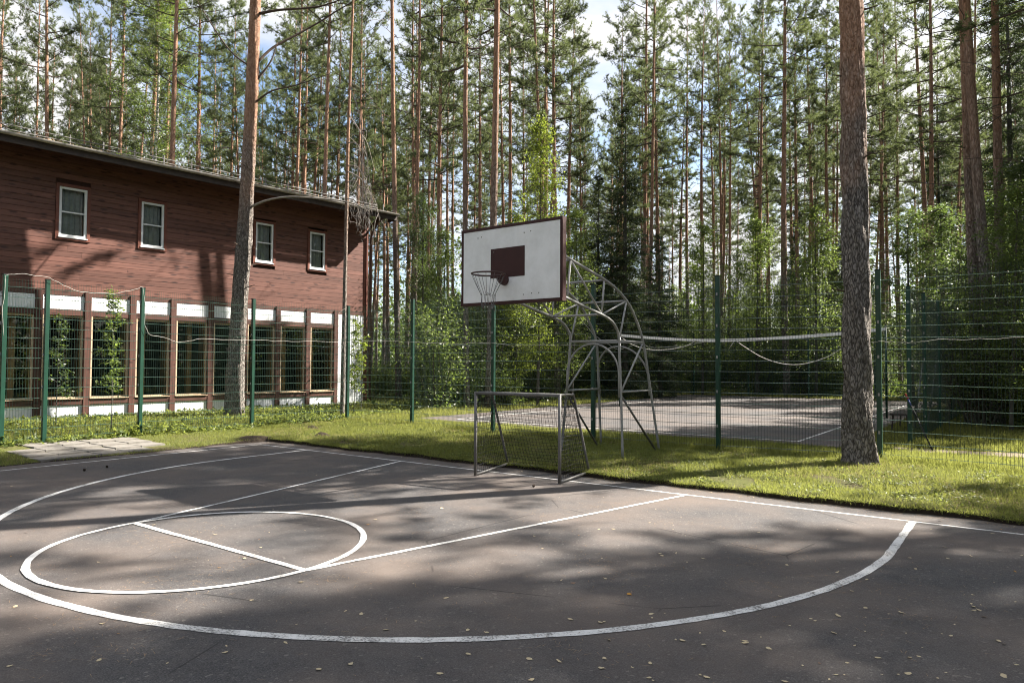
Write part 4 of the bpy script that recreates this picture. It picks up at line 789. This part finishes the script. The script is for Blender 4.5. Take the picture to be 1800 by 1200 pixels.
# thin dead tree whose bare twigs hang over the eave
D3 = 21.3; P = smooth_path([at(x, y, D3) for x, y in ((601, 741), (604, 600), (608, 420), (612, 240), (617, 100), (622, -30))], 6)
dead = thing('dead_tree', 'thin dead tree with a tangle of bare hanging twigs by the end of the eave', 'tree', (P[0][0], P[0][1], float(ground_z(P[0][0], P[0][1])))); o3 = np.array(dead.location)
PP = P-o3; PP[0, 2] = -.2; MB().tube(PP, np.linspace(.075, .03, len(PP)), 9).build('trunk', M['bark'], dead, True)
tw = MB(); rng = np.random.default_rng(5)
for (a_, b_, c_) in (((612, 250), (632, 262), (640, 360)), ((611, 290), (634, 300), (648, 370)), ((610, 320), (628, 322), (645, 368)), ((613, 200), (640, 250), (655, 365)), ((609, 350), (622, 352), (640, 375)), ((615, 150), (635, 220), (637, 350)), ((610, 300), (640, 320), (665, 375))):
    Q = smooth_path([at(*a_, D3), at(*b_, D3-.3), at(*c_, D3-.55)], 6)-o3; tw.tube(Q, np.linspace(.02, .008, len(Q)), 4, False)
    for _ in range(11):
        q = Q[rng.integers(4, len(Q))]; L = rng.uniform(.25, 1.15); h = np.array([rng.normal(0, .22), rng.normal(0, .22), -1.0])*L; mid = q+h*.45+rng.normal(0, .1, 3)+np.array([0, 0, .1]); S = smooth_path([q, mid, q+h], 4); tw.tube(S, np.linspace(.008, .003, len(S)), 3, False)
        for _ in range(2): s0 = S[rng.integers(2, len(S))]; e = s0+np.array([rng.normal(0, .12), rng.normal(0, .12), -rng.uniform(.1, .35)]); tw.tube([s0, (s0+e)/2+rng.normal(0, .03, 3), e], [.004, .003, .002], 3, False)
for _ in range(26):
    q = PP[rng.integers(6, len(PP))]; L = rng.uniform(.2, .9); tw.tube(limb(rng, q, rng.uniform(0, 6.28), rng.uniform(-.7, .2), L, -.35, 5), np.linspace(.009, .003, 5), 3, False)
tag(tw.build('twigs', M['deadlimb'], dead), kind='stuff')

# understorey placed from the photograph
def leafy(variant, name, label, px, py, D, rot, s, sz, group=None):
    b = at(px, py, D); return place(variant, name, label, 'shrub' if 'shrub' in name else 'tree', (b[0], b[1], float(ground_z(b[0], b[1]))), rot, s, sz, None, group)
leafy(SAPS[0], 'young_aspen', 'tall sunlit yellow-green young tree right behind the backboard', 945, 640, 27, .3, 1.0, 1.12); leafy(SAPS[0], 'young_aspen', 'shorter yellow-green young tree just left of the tall sunlit one', 905, 640, 29, 1.9, 1.0, .8); leafy(SAPS[1], 'young_aspen', 'leafy young tree between the sunlit one and the spruce', 1005, 640, 31, 2.4, 1.2, 1.0)
leafy(SPRU[0], 'spruce_tree', 'dark conical spruce between the backboard and the three pines', 1098, 640, 33.5, .4, 1.05, 1.02); leafy(SPRU[0], 'spruce_tree', 'smaller grey-green spruce left of the dark conical one', 1050, 640, 38, 1.4, .95, .86); leafy(SPRU[1], 'spruce_tree', 'low spruce right of the dark conical spruce', 1160, 640, 35, 2.2, 1.1, .9)
leafy(SPRU[2], 'spruce_tree', 'tall dark spruce with hanging boughs at the upper right edge', 1785, 640, 36, .9, 1.05, 1.25); leafy(SPRU[2], 'spruce_tree', 'dark spruce behind the twin pines on the right', 1655, 640, 42, 2.0, .8, .9)
leafy(SAPS[3], 'hazel_tree', 'dense dark leafy tree right of the big near pine', 1605, 640, 31, .2, 1.4, .95); leafy(SAPS[3], 'hazel_tree', 'dark leafy tree between the big near pine and the leaning right-edge pine', 1668, 640, 30, 1.2, 1.4, .95); leafy(SAPS[3], 'hazel_tree', 'leafy hazel low down between the leaning right-edge pine and the side fence', 1690, 640, 24.5, 4.2, 1.2, .62); leafy(SAPS[3], 'hazel_tree', 'shaded hazel filling the right edge above the fence top', 1790, 640, 20, 5.0, 1.2, .85); leafy(SAPS[1], 'hazel_tree', 'bright leafy young tree at the right edge beyond the fence', 1775, 640, 17.5, 2.2, .95, .72); leafy(SAPS[3], 'hazel_tree', 'shaded leafy tree behind the bright one at the right edge', 1745, 640, 27, 3.2, 1.3, .9)
leafy(SAPS[1], 'young_aspen', 'light green young tree in front of the forked pine', 1435, 640, 36, 1.1, 1.4, 1.15); leafy(SAPS[2], 'young_aspen', 'light green young tree left of the tall pine behind the net', 1330, 640, 37, 2.1, 1.4, 1.35); leafy(SAPS[1], 'young_aspen', 'young leafy tree right of the low spruce', 1235, 640, 38, 4.1, 1.3, 1.1)
def sapling(px, py, D, H, label, size, nt, seed, mat='leafy'):
    b = at(px, py, D); rng = np.random.default_rng(seed); r = thing('sapling', label, 'sapling', (b[0], b[1], float(ground_z(b[0], b[1])))); TP = trunk_path(rng, H, 10, .05); TP[0, 2] = -.1; MB().tube(TP, np.linspace(.014, .004, 10), 6).build('stem', M['gbark'], r, True); br = MB(); C, A = [], []
    for i in range(nt):
        z = H*(.25+.75*(i+rng.random())/nt); L = rng.uniform(.12, .55)*(1.25-z/H); Q = limb(rng, interp_path(TP, z), rng.uniform(0, 6.28), .35, L, -.05, 4); br.tube(Q, [.005, .004, .003, .002], 3, False)
        for q in Q[1:]: C.append(q); A.append(unit(Q[3]-Q[0]))
    br.build('branches', M['gbark'], r); le = MB(); leaf_cloud(le, rng, C, A, 7, .05, size, .4); le.build('crown', M[mat], r, attr=True)
sapling(196, 748, 16.6, 3.3, 'slender sapling growing against the house fence between two posts', .085, 38, 81, 'leaf'); sapling(622, 705, 22.0, 3.0, 'leafy aspen sapling before the pale corner panel of the house', .10, 26, 82); sapling(635, 700, 22.6, 2.5, 'smaller aspen sapling right of the one at the house corner', .10, 18, 83); sapling(98, 740, 16.6, 2.6, 'thin sapling left of the slender one, before the first bay of the house', .08, 20, 84, 'leafd')

# the rest of the wood: pines one can tell from each other by place only
def far_enough(p, m): return all((p[0]-q[0])**2+(p[1]-q[1])**2 > m*m for q in spots)
NAMED = []
# gaps in the canopy towards the sun, where the photograph shows sunlit ground
SD = np.array([math.sin(SUN_AZ), math.cos(SUN_AZ)])
GAPS = [(gnd(px, py)[:2], r) for px, py, r in ((1280, 878, 2.0), (1150, 890, 2.2), (1000, 905, 2.1), (760, 930, .9), (60, 935, .5), (900, 775, .8), (1300, 815, 1.0), (1700, 865, .8), (1780, 800, 1.2), (1150, 725, 2.3), (1000, 722, 1.4), (1330, 745, 2.2), (1300, 710, 2.0))]
def in_gap(p):
    for q, r in GAPS:
        v = np.array(p[:2])-q; a = v@SD; c = abs(v[0]*SD[1]-v[1]*SD[0])
        if 10 < a < 38 and c < r+.35: return True
    return False
rng = np.random.default_rng(21); made = 0; tries = 0
while made < 232 and tries < 9000:
    tries += 1; px = rng.uniform(-60, 1860); D = math.sqrt(rng.uniform(31**2, 88**2)); p = at(px, 640, D)
    if blocked(p[0], p[1]) or not far_enough(p, 1.6) or in_gap(p): continue
    if (1030 < px < 1056) or (1010 < px < 1075 and D < 52): continue
    spots.append(p[:2]); made += 1
    NAMED.append((px, None, 'far pine'))
    zone = 'behind the house roof' if px < 640 else ('behind the fence between the house and the backboard' if px < 1000 else 'beyond the volleyball court')
    s = rng.uniform(.75, 1.15); NAMED[-1] = (px, place(PINES[rng.integers(7)], 'pine_tree', 'slender far pine, one of many '+zone, 'tree', (p[0], p[1], float(ground_z(p[0], p[1]))), rng.uniform(0, 6.28), s, rng.uniform(1.05, 1.3), unit(np.array([rng.normal(0, .02), rng.normal(0, .02), 1])), 'far pines '+zone), 'far pine')
made = 0; tries = 0
while made < 46 and tries < 6000:
    tries += 1; p = np.array([rng.uniform(6.9, 17), rng.uniform(9, 27)])
    if not far_enough(p, 1.5) or in_gap(p): continue
    spots.append(p); made += 1
    place(PINES[rng.integers(7)], 'pine_tree', 'pine of the wood that goes on beyond the right edge of the view', 'tree', (p[0], p[1], float(ground_z(*p))), rng.uniform(0, 6.28), rng.uniform(1.0, 1.35), rng.uniform(.85, 1.15), None, 'pines beyond the right edge of the view')
made = 0; tries = 0
while made < 78 and tries < 9000:      # the wood goes on to the right of the view, where the light comes from
    tries += 1; p = np.array([rng.uniform(7.3, 34), rng.uniform(6, 46)])
    if blocked(*p) or not far_enough(p, 2.1) or in_gap(p): continue
    spots.append(p); made += 1
    place(PINES[rng.integers(7)], 'pine_tree', 'pine of the wood that goes on beyond the right edge of the view', 'tree', (p[0], p[1], float(ground_z(*p))), rng.uniform(0, 6.28), rng.uniform(.9, 1.3), rng.uniform(.95, 1.2), None, 'pines beyond the right edge of the view')
for k in range(9):
    p = np.array([rng.uniform(-8, 25), rng.uniform(-34, -19)]); place(PINES[rng.integers(7)], 'pine_tree', 'unseen pine added behind the camera to block sky light', 'tree', (p[0], p[1], 0), rng.uniform(0, 6.28), 1.1, 1.0, None, 'pines added behind the camera')  # unseen trees added to block sky light and fill window reflections
def thicket(n, box, variants, label, group, cat='shrub', smin=.75, smax=1.25, name='leafy_shrub', m=.9, short='leafy shrub'):
    k = 0; t = 0; loc = []
    while k < n and t < 3000:
        t += 1; px, D = rng.uniform(box[0], box[1]), rng.uniform(box[2], box[3]); p = at(px, 640, D)
        if blocked(p[0], p[1]) or any((p[0]-q[0])**2+(p[1]-q[1])**2 < m*m for q in loc): continue
        loc.append(p[:2]); k += 1; s = rng.uniform(smin, smax); NAMED.append((px, place(variants[rng.integers(len(variants))], name, label, cat, (p[0], p[1], float(ground_z(p[0], p[1]))), rng.uniform(0, 6.28), s, s*rng.uniform(.85, 1.15), None, group), short))
thicket(46, (765, 1010, 23, 46), SHRUBS, 'leafy shrub in the thicket behind the fence, left of the volleyball court', 'thicket left of the volleyball court')
thicket(9, (650, 770, 27, 46), SHRUBS[2:3], 'low shrub behind the fence beside the house', 'low shrubs beside the house', short='low shrub')
thicket(72, (1000, 1560, 36, 54), SHRUBS, 'leafy shrub in the thicket along the back of the volleyball court', 'thicket behind the volleyball court')
thicket(46, (1000, 1560, 38, 64), SAPS[1:], 'leafy young tree in the thicket behind the volleyball court', 'young trees behind the volleyball court', 'tree', .8, 1.25, 'young_tree', 1.6, 'young leafy tree')
thicket(28, (730, 1000, 28, 58), SAPS[1:], 'leafy young tree among the pines left of the volleyball court', 'young trees left of the volleyball court', 'tree', .7, 1.15, 'young_tree', 1.6, 'young leafy tree')
thicket(26, (1600, 1900, 17, 40), SHRUBS, 'dark leafy shrub under the trees right of the side fence', 'shrubs right of the side fence')
thicket(14, (640, 1560, 52, 75), SPRU[:2], 'young spruce deep in the wood', 'young spruces deep in the wood', 'tree', .7, 1.1, 'spruce_tree', 2.5, 'small far spruce')
MARKS = [(-400, 'left edge'), (128, 'the first upper window'), (268, 'the second upper window'), (425, 'the leaning near pine'), (605, 'the thin dead tree'), (697, 'grey pine past roof'), (868, 'thick pine behind backboard'), (945, 'the sunlit young tree'), (1098, 'dark conical spruce'), (1262, 'post beside stand'), (1380, 'tall pine behind net'), (1505, 'the big near pine'), (1628, 'the twin pines'), (1715, 'leaning edge pine'), (2300, 'the right edge')]
ORD = 'first second third fourth fifth sixth seventh eighth ninth tenth eleventh twelfth thirteenth fourteenth fifteenth sixteenth seventeenth eighteenth nineteenth twentieth twenty-first twenty-second twenty-third twenty-fourth twenty-fifth twenty-sixth twenty-seventh twenty-eighth twenty-ninth thirtieth'.split()
def ordinal(k): return ORD[k] if k < 30 else 'thirty-'+ORD[k-30]
for short in sorted(set(n[2] for n in NAMED)):
    for (xa, na), (xb, nb_) in zip(MARKS[:-1], MARKS[1:]):
        grp = sorted([n for n in NAMED if n[2] == short and xa <= n[0] < xb], key=lambda n: n[0])
        for k, (px, o, _) in enumerate(grp): o['label'] = (short+', '+(ordinal(k)+' from left ' if len(grp) > 1 else '')+'between '+na.replace('the ', '', 1)+' and '+nb_.replace('the ', '', 1))
fw = MB(); n = 105000; aa = rng.uniform(-.80, .78, n); dd = np.sqrt(rng.uniform(84**2, 125**2, n)); ph = np.floor(aa*60); top = 14+5*np.sin(ph*2.3)+3*np.sin(ph*5.1); hh = np.abs(rng.normal(0, .5, n))*top*.8; az_ = YAW+aa
C = np.c_[CAM[0]+np.sin(az_)*dd, CAM[1]+np.cos(az_)*dd, hh]; D_ = rdir(n, rng); fw.leaves(C, D_, perp(D_, rng), rng.uniform(.35, .8, n), rng.uniform(.25, .5, n))
tag(fw.build('far_woodland', M['leafd'], None, attr=True), 'dim mass of far woodland closing the view between the trunks', 'woodland', kind='stuff')

# unseen ring of leaf cards added around the clearing to block low sky light
rw = MB(); n = 26000; az_ = rng.uniform(YAW+.86, YAW+2*math.pi-.86, n); dd = np.sqrt(rng.uniform(50**2, 72**2, n)); ph = np.floor(az_*40); top = 19+3*np.sin(ph*2.3)+2*np.sin(ph*5.1); hh = rng.random(n)**.9*top
C = np.c_[CAM[0]+np.sin(az_)*dd, CAM[1]+np.cos(az_)*dd, hh]; D_ = rdir(n, rng); rw.leaves(C, D_, perp(D_, rng), rng.uniform(.9, 1.7, n), rng.uniform(.6, 1.2, n))
tag(rw.build('added_foliage_ring', M['leafd'], None, attr=True), 'unseen foliage ring added outside the view to block low sky light', 'woodland', kind='stuff')

# ================================================================== GRASS, HERBS, LITTER
rng = np.random.default_rng(31)
def blades(name, label, pts, h, w, mat='blade', lean=.45):
    x, y = pts[:, 0], pts[:, 1]; n = len(pts); C = np.c_[x, y, ground_z(x, y)-.008]; A = unit(np.c_[rng.normal(0, lean, (n, 2)), np.ones(n)]); B = unit(np.c_[rng.normal(size=(n, 2)), np.zeros(n)])
    pat = .5+.5*np.sin(x*1.9+np.sin(y*2.3)*1.7)*np.sin(y*1.6+1.1+np.sin(x*.9)); val = np.clip(rng.normal(.45, .25, n)+.25*(pat-.5), 0, 1)
    m = MB(); m.tris(C, A, B, h*rng.uniform(.5, 1.25, n)*(.75+.5*pat), w*rng.uniform(.7, 1.3, n), val); return tag(m.build(name, M[mat], None, attr=True), label, 'grass', kind='stuff')
def scatter(n, x0, x1, y0, y1, keep=None):
    p = np.c_[rng.uniform(x0, x1, n), rng.uniform(y0, y1, n)]
    return p if keep is None else p[keep(p[:, 0], p[:, 1])]
edge = lambda x, y: (y > .5+wob(x, 2)*.9) | (x < -7.32+wob(y))
nopav = lambda x, y: ~((x > -10.05) & (x < -7.4) & (y > -3.95) & (y < -1.42) & (x*.3+y < 9))
bald = lambda x, y: (np.sin(x*.8+2)*np.sin(y*1.1)+.35*np.sin(x*3.1+y*2.3)) > -.95+.9*(rng.random(len(x)) < .12)
lawn = np.concatenate([scatter(230000, -9.6, 9.5, .48, 4.3, lambda x, y: edge(x, y) & bald(x, y)), scatter(30000, -9.6, -7.25, -5.5, .6, lambda x, y: edge(x, y) & nopav(x, y))])
blades('lawn_grass', 'short sunlit lawn between the court and the mesh fence', lawn, .06, .008)
cx = scatter(260, -9.4, 9.3, .6, 4.2); tf = np.repeat(cx, 70, 0)+rng.normal(0, 1, (260*70, 2))*np.repeat(rng.uniform(.03, .11, 260), 70)[:, None]; tf = tf[edge(tf[:, 0], tf[:, 1])]; blades('grass_tussocks', 'longer tussocks standing out of the lawn', tf, .12, .009, lean=.6)
ex_ = rng.uniform(-7.2, 9.5, 9000); eg = np.c_[ex_, .50+wob(ex_, 2)*.9-np.abs(rng.normal(0, .025, 9000))+.03]; m_ = MB(); nE = len(eg); m_.tris(np.c_[eg, ground_z(eg[:, 0], eg[:, 1]+.05)-.02], unit(np.c_[rng.normal(0, .5, nE), -np.abs(rng.normal(.6, .4, nE)), rng.normal(.5, .4, nE)]), unit(np.c_[rng.normal(size=(nE, 2)), np.zeros(nE)]), rng.uniform(.03, .1, nE), .008); tag(m_.build('edge_grass', M['blade'], None, attr=True), 'grass hanging over the dug edge of the lawn', 'grass', kind='stuff')
cl_ = scatter(420, -9.4, 9.3, .6, 4.2); cp = np.repeat(cl_, 34, 0)+rng.normal(0, .09, (420*34, 2)); cp = cp[edge(cp[:, 0], cp[:, 1]-.05)]; nC = len(cp); A = unit(np.c_[rng.normal(size=(nC, 2)), rng.normal(.15, .2, nC)]); B = unit(np.cross(A, np.array([0, 0, 1.])+rng.normal(size=(nC, 3))*.25)); sC = rng.uniform(.02, .05, nC); tag(MB().leaves(np.c_[cp, ground_z(cp[:, 0], cp[:, 1])+rng.uniform(.015, .05, nC)], A, B, sC, sC*.8).build('lawn_weeds', M['herb'], None, attr=True), 'low broad-leaved weeds and clover in the lawn', 'weeds', kind='stuff')
dp = scatter(26000, -9.4, 9.4, .5, 4.2, lambda x, y: edge(x, y) & (np.sin(x*.9+1)*np.sin(y*1.4+.5)+.4*np.sin(x*2.7-y) > .1)); nD = len(dp); a_ = rng.uniform(0, 6.28, nD); m_ = MB(); m_.tris(np.c_[dp, ground_z(dp[:, 0], dp[:, 1])+rng.uniform(.01, .05, nD)], np.c_[np.cos(a_), np.sin(a_), rng.normal(0, .25, nD)], np.c_[-np.sin(a_), np.cos(a_), 0*a_], rng.uniform(.04, .09, nD), .005); tag(m_.build('dry_straw', M['straw'], None), 'dry needles and straw lying in the lawn', 'straw', kind='stuff')
back = scatter(95000, -9.5, 9.0, 4.1, 6.6, lambda x, y: ((y < VY0) | (x > VX1) | (x < VX0)) & ~((x > 4.3) & (abs(y-6.55) < .3))); blades('verge_grass', 'grass verge between the mesh fence and the volleyball court', back, .09, .010)
rg = scatter(80000, 3.4, 9.0, 6.2, 22, lambda x, y: ~((x > 4.2) & (abs(y-6.55-.25*np.sin((x-4.2)/14*5)) < .3))); blades('meadow_grass', 'rough grass under the trees right of the volleyball court', rg, .13, .014)
lg = np.concatenate([scatter(60000, -14.6, -9.6, -8, 12), scatter(45000, -14, -8.4, 5, 22), scatter(30000, -14, 8, 27.6, 36)]); lg = lg[[not in_house(a, b_, .0) for a, b_ in lg]]; blades('tall_grass', 'taller grass and weeds in front of the house and around the volleyball court', lg, .16, .014, lean=.6)
fe = np.concatenate([np.c_[np.interp(u, np.linspace(0, 1, 8), [p[0] for p in ([(-9.45, 4.62)]+BP)[:8]]), np.interp(u, np.linspace(0, 1, 8), [p[1] for p in ([(-9.45, 4.62)]+BP)[:8]])] for u in (rng.random(14000),)])+rng.normal(0, .09, (14000, 2)); blades('fence_grass', 'long uncut grass along the foot of the mesh fence', fe, .17, .010, lean=.5)
hb = MB(); hp = np.concatenate([scatter(16000, -14.4, -10.0, -7, 11), np.c_[PX+rng.normal(0, .16, 4500), rng.uniform(-8.5, 4.6, 4500)], np.c_[rng.normal(-11.2, .8, 3000), rng.normal(4.6, .9, 3000)]]); hp = hp[[not in_house(a, b_, -.6) for a, b_ in hp]]
n = len(hp); hmax = .09+.2*(hp[:, 0] > -12.6)*(np.sin(hp[:, 0]*2.2+1)*np.sin(hp[:, 1]*1.7) > .1)*rng.random(n); C = np.c_[hp, ground_z(hp[:, 0], hp[:, 1])+rng.random(n)*hmax]
A = unit(np.c_[rng.normal(size=(n, 2)), rng.normal(.15, .35, n)]); B = unit(np.cross(A, np.array([0, 0, 1.])+rng.normal(size=(n, 3))*.3)); s = rng.uniform(.06, .13, n); hb.leaves(C, A, B, s, s*.7)
tag(hb.build('ground_herbs', M['herb'], None, attr=True), 'broad-leaved weeds along the house front and the fence foot', 'weeds', kind='stuff')
ff = MB(); n = 30000; px = rng.uniform(600, 1800, n); D_ = rng.uniform(24, 60, n); C = np.array([at(a, 640, d) for a, d in zip(px, D_)]); ok = np.array([not blocked(c[0], c[1]) for c in C]); C = C[ok]; n = len(C); C[:, 2] = ground_z(C[:, 0], C[:, 1])+rng.random(n)**2*.6
A = rdir(n, rng); ff.leaves(C, A, perp(A, rng), rng.uniform(.1, .22, n), rng.uniform(.06, .14, n)); tag(ff.build('forest_undergrowth', M['leafd'], None, attr=True), 'low green undergrowth on the forest floor', 'undergrowth', kind='stuff')

# fallen birch leaves on the asphalt, each a curled leaf of its own
def leafmesh(seed, m):
    r = np.random.default_rng(seed); k = 10; a = np.arange(k)*2*math.pi/k; rad = .5+.12*np.cos(a)+r.normal(0, .06, k); X = np.cos(a)*rad*1.25; Y = np.sin(a)*rad*.9; Zz = .22*X*X*r.uniform(.1, 1)+.25*Y*Y*r.uniform(-.2, 1)+r.normal(0, .03, k)
    V = np.vstack([np.c_[X, Y, Zz-Zz.min()+.05], [[0, 0, .04]], [[-1.0, .05, .1]]]); return MB().add(V, None, [(k, i, (i+1) % k) for i in range(k)]+[(k, k//2, k+1)]).mesh('fallen_leaf', M[m])
LM = [leafmesh(i, m) for i, m in enumerate(('fallen', 'fallen', 'fallen', 'fallen', 'fallen2', 'fallen3'))]
LG = 'fallen leaves on the basketball court'
def fallen(x, y, s, me, label): o = link('fallen_leaf', me); o.location = (x, y, .003); o.scale = (s, s, s); o.rotation_euler = (rng.normal(0, .12), rng.normal(0, .12), rng.uniform(0, 6.28)); tag(o, label, 'leaf', LG)
p = gnd(1107, 1045); fallen(p[0], p[1], .036, LM[4], 'orange-yellow leaf lying alone inside the right part of the three-point arc')
for px, py in ((430, 981), (530, 1023), (635, 1079), (442, 1055), (501, 1129), (785, 1051), (823, 1108), (1001, 1088), (1055, 1094), (1236, 1133), (1467, 1113), (1352, 1140), (1309, 1127), (1244, 1191), (1595, 1184), (1671, 1118), (1755, 1127), (1763, 1187), (1308, 1130), (173, 1161), (395, 1147), (560, 1177), (617, 1167), (680, 1107), (1498, 1039), (1585, 1077), (1475, 1083), (1711, 1066), (1720, 1072), (1160, 973), (1237, 982)):
    q = gnd(px, py); fallen(q[0], q[1], rng.uniform(.022, .035), LM[rng.choice(4 if rng.random() < .9 else 6)], 'pale fallen leaf on the nearer asphalt of the court')
for _ in range(150):
    while True:
        px, py = rng.uniform(0, 1800), 800+400*rng.random()**1.1; q = gnd(px, py)
        if q[1] < .3 and q[0] > -7.2: break
        # rejected: off the court
    if px < 900 and rng.random() < .45: px = rng.uniform(900, 1800); q = gnd(px, max(py, 930))
    fallen(q[0], q[1], (.011+.022*rng.random()**1.8), LM[rng.choice(6, p=(.24, .24, .2, .2, .04, .08))], 'pale fallen leaf on the farther asphalt of the court' if q[1] > -5.5 else 'pale fallen leaf on the nearer asphalt of the court')
for _ in range(22):
    x_ = rng.uniform(-6.5, 8.5); fallen(x_, .40-abs(rng.normal(0, .07)), .012+.014*rng.random(), LM[rng.choice(6)], 'small fallen leaf caught along the dug edge of the lawn')
nl = MB(); n = 9000; x = rng.uniform(-7.2, 9.5, n); y = .4-rng.random(n)**1.0*9.5; ke = rng.random(n) < .28; y = np.where(ke, .46-np.abs(rng.normal(0, .09, n)), y); cc = rng.integers(0, 90, n); kc = rng.random(n) < .3; cxy = np.c_[rng.uniform(-3, 9, 90), rng.uniform(-8.3, -1, 90)]; x = np.where(kc & ~ke, cxy[cc, 0]+rng.normal(0, .12, n), x); y = np.where(kc & ~ke, cxy[cc, 1]+rng.normal(0, .12, n), y); cl = np.sin(x*1.3+.5)*np.sin(y*1.7)+.6*np.sin(x*2.9+y*2.1) > -.3+rng.random(n)*.9-.45; cl = cl | ke | kc; x, y = x[cl], y[cl]; n = len(x); a = rng.uniform(0, 6.28, n); A = np.c_[np.cos(a), np.sin(a), rng.normal(0, .05, n)]; B = np.c_[-np.sin(a), np.cos(a), 0*a]; nl.tris(np.c_[x, y, np.full(n, .006)], A, B, rng.uniform(.03, .075, n), .0035)
tag(nl.build('needle_litter', M['straw'], None), 'dry pine needles scattered over the asphalt', 'needles', kind='stuff')
cone = MB(); aa = np.arange(10)*2*math.pi/10
for k in range(7): 
    z = -.02+.04*k/6; r_ = .019*math.sin(math.pi*(k+.6)/7.2); cone.tube([(0, 0, z), (0, 0, z+.009)], [r_*1.15, r_*.8], 9)
cone = cone.mesh('pine_cone', M['soil'])
for (px, py, lab) in ((938, 856, 'small dark cone lying before the goal'), (148, 828, 'small dark cone near the left sideline'), (188, 822, 'smaller dark cone right of the one near the left sideline')):
    q = gnd(px, py); o = link('pine_cone', cone); o.location = (q[0], q[1], .022); o.rotation_euler = (1.4, .2, rng.uniform(0, 6)); tag(o, lab, 'cone')
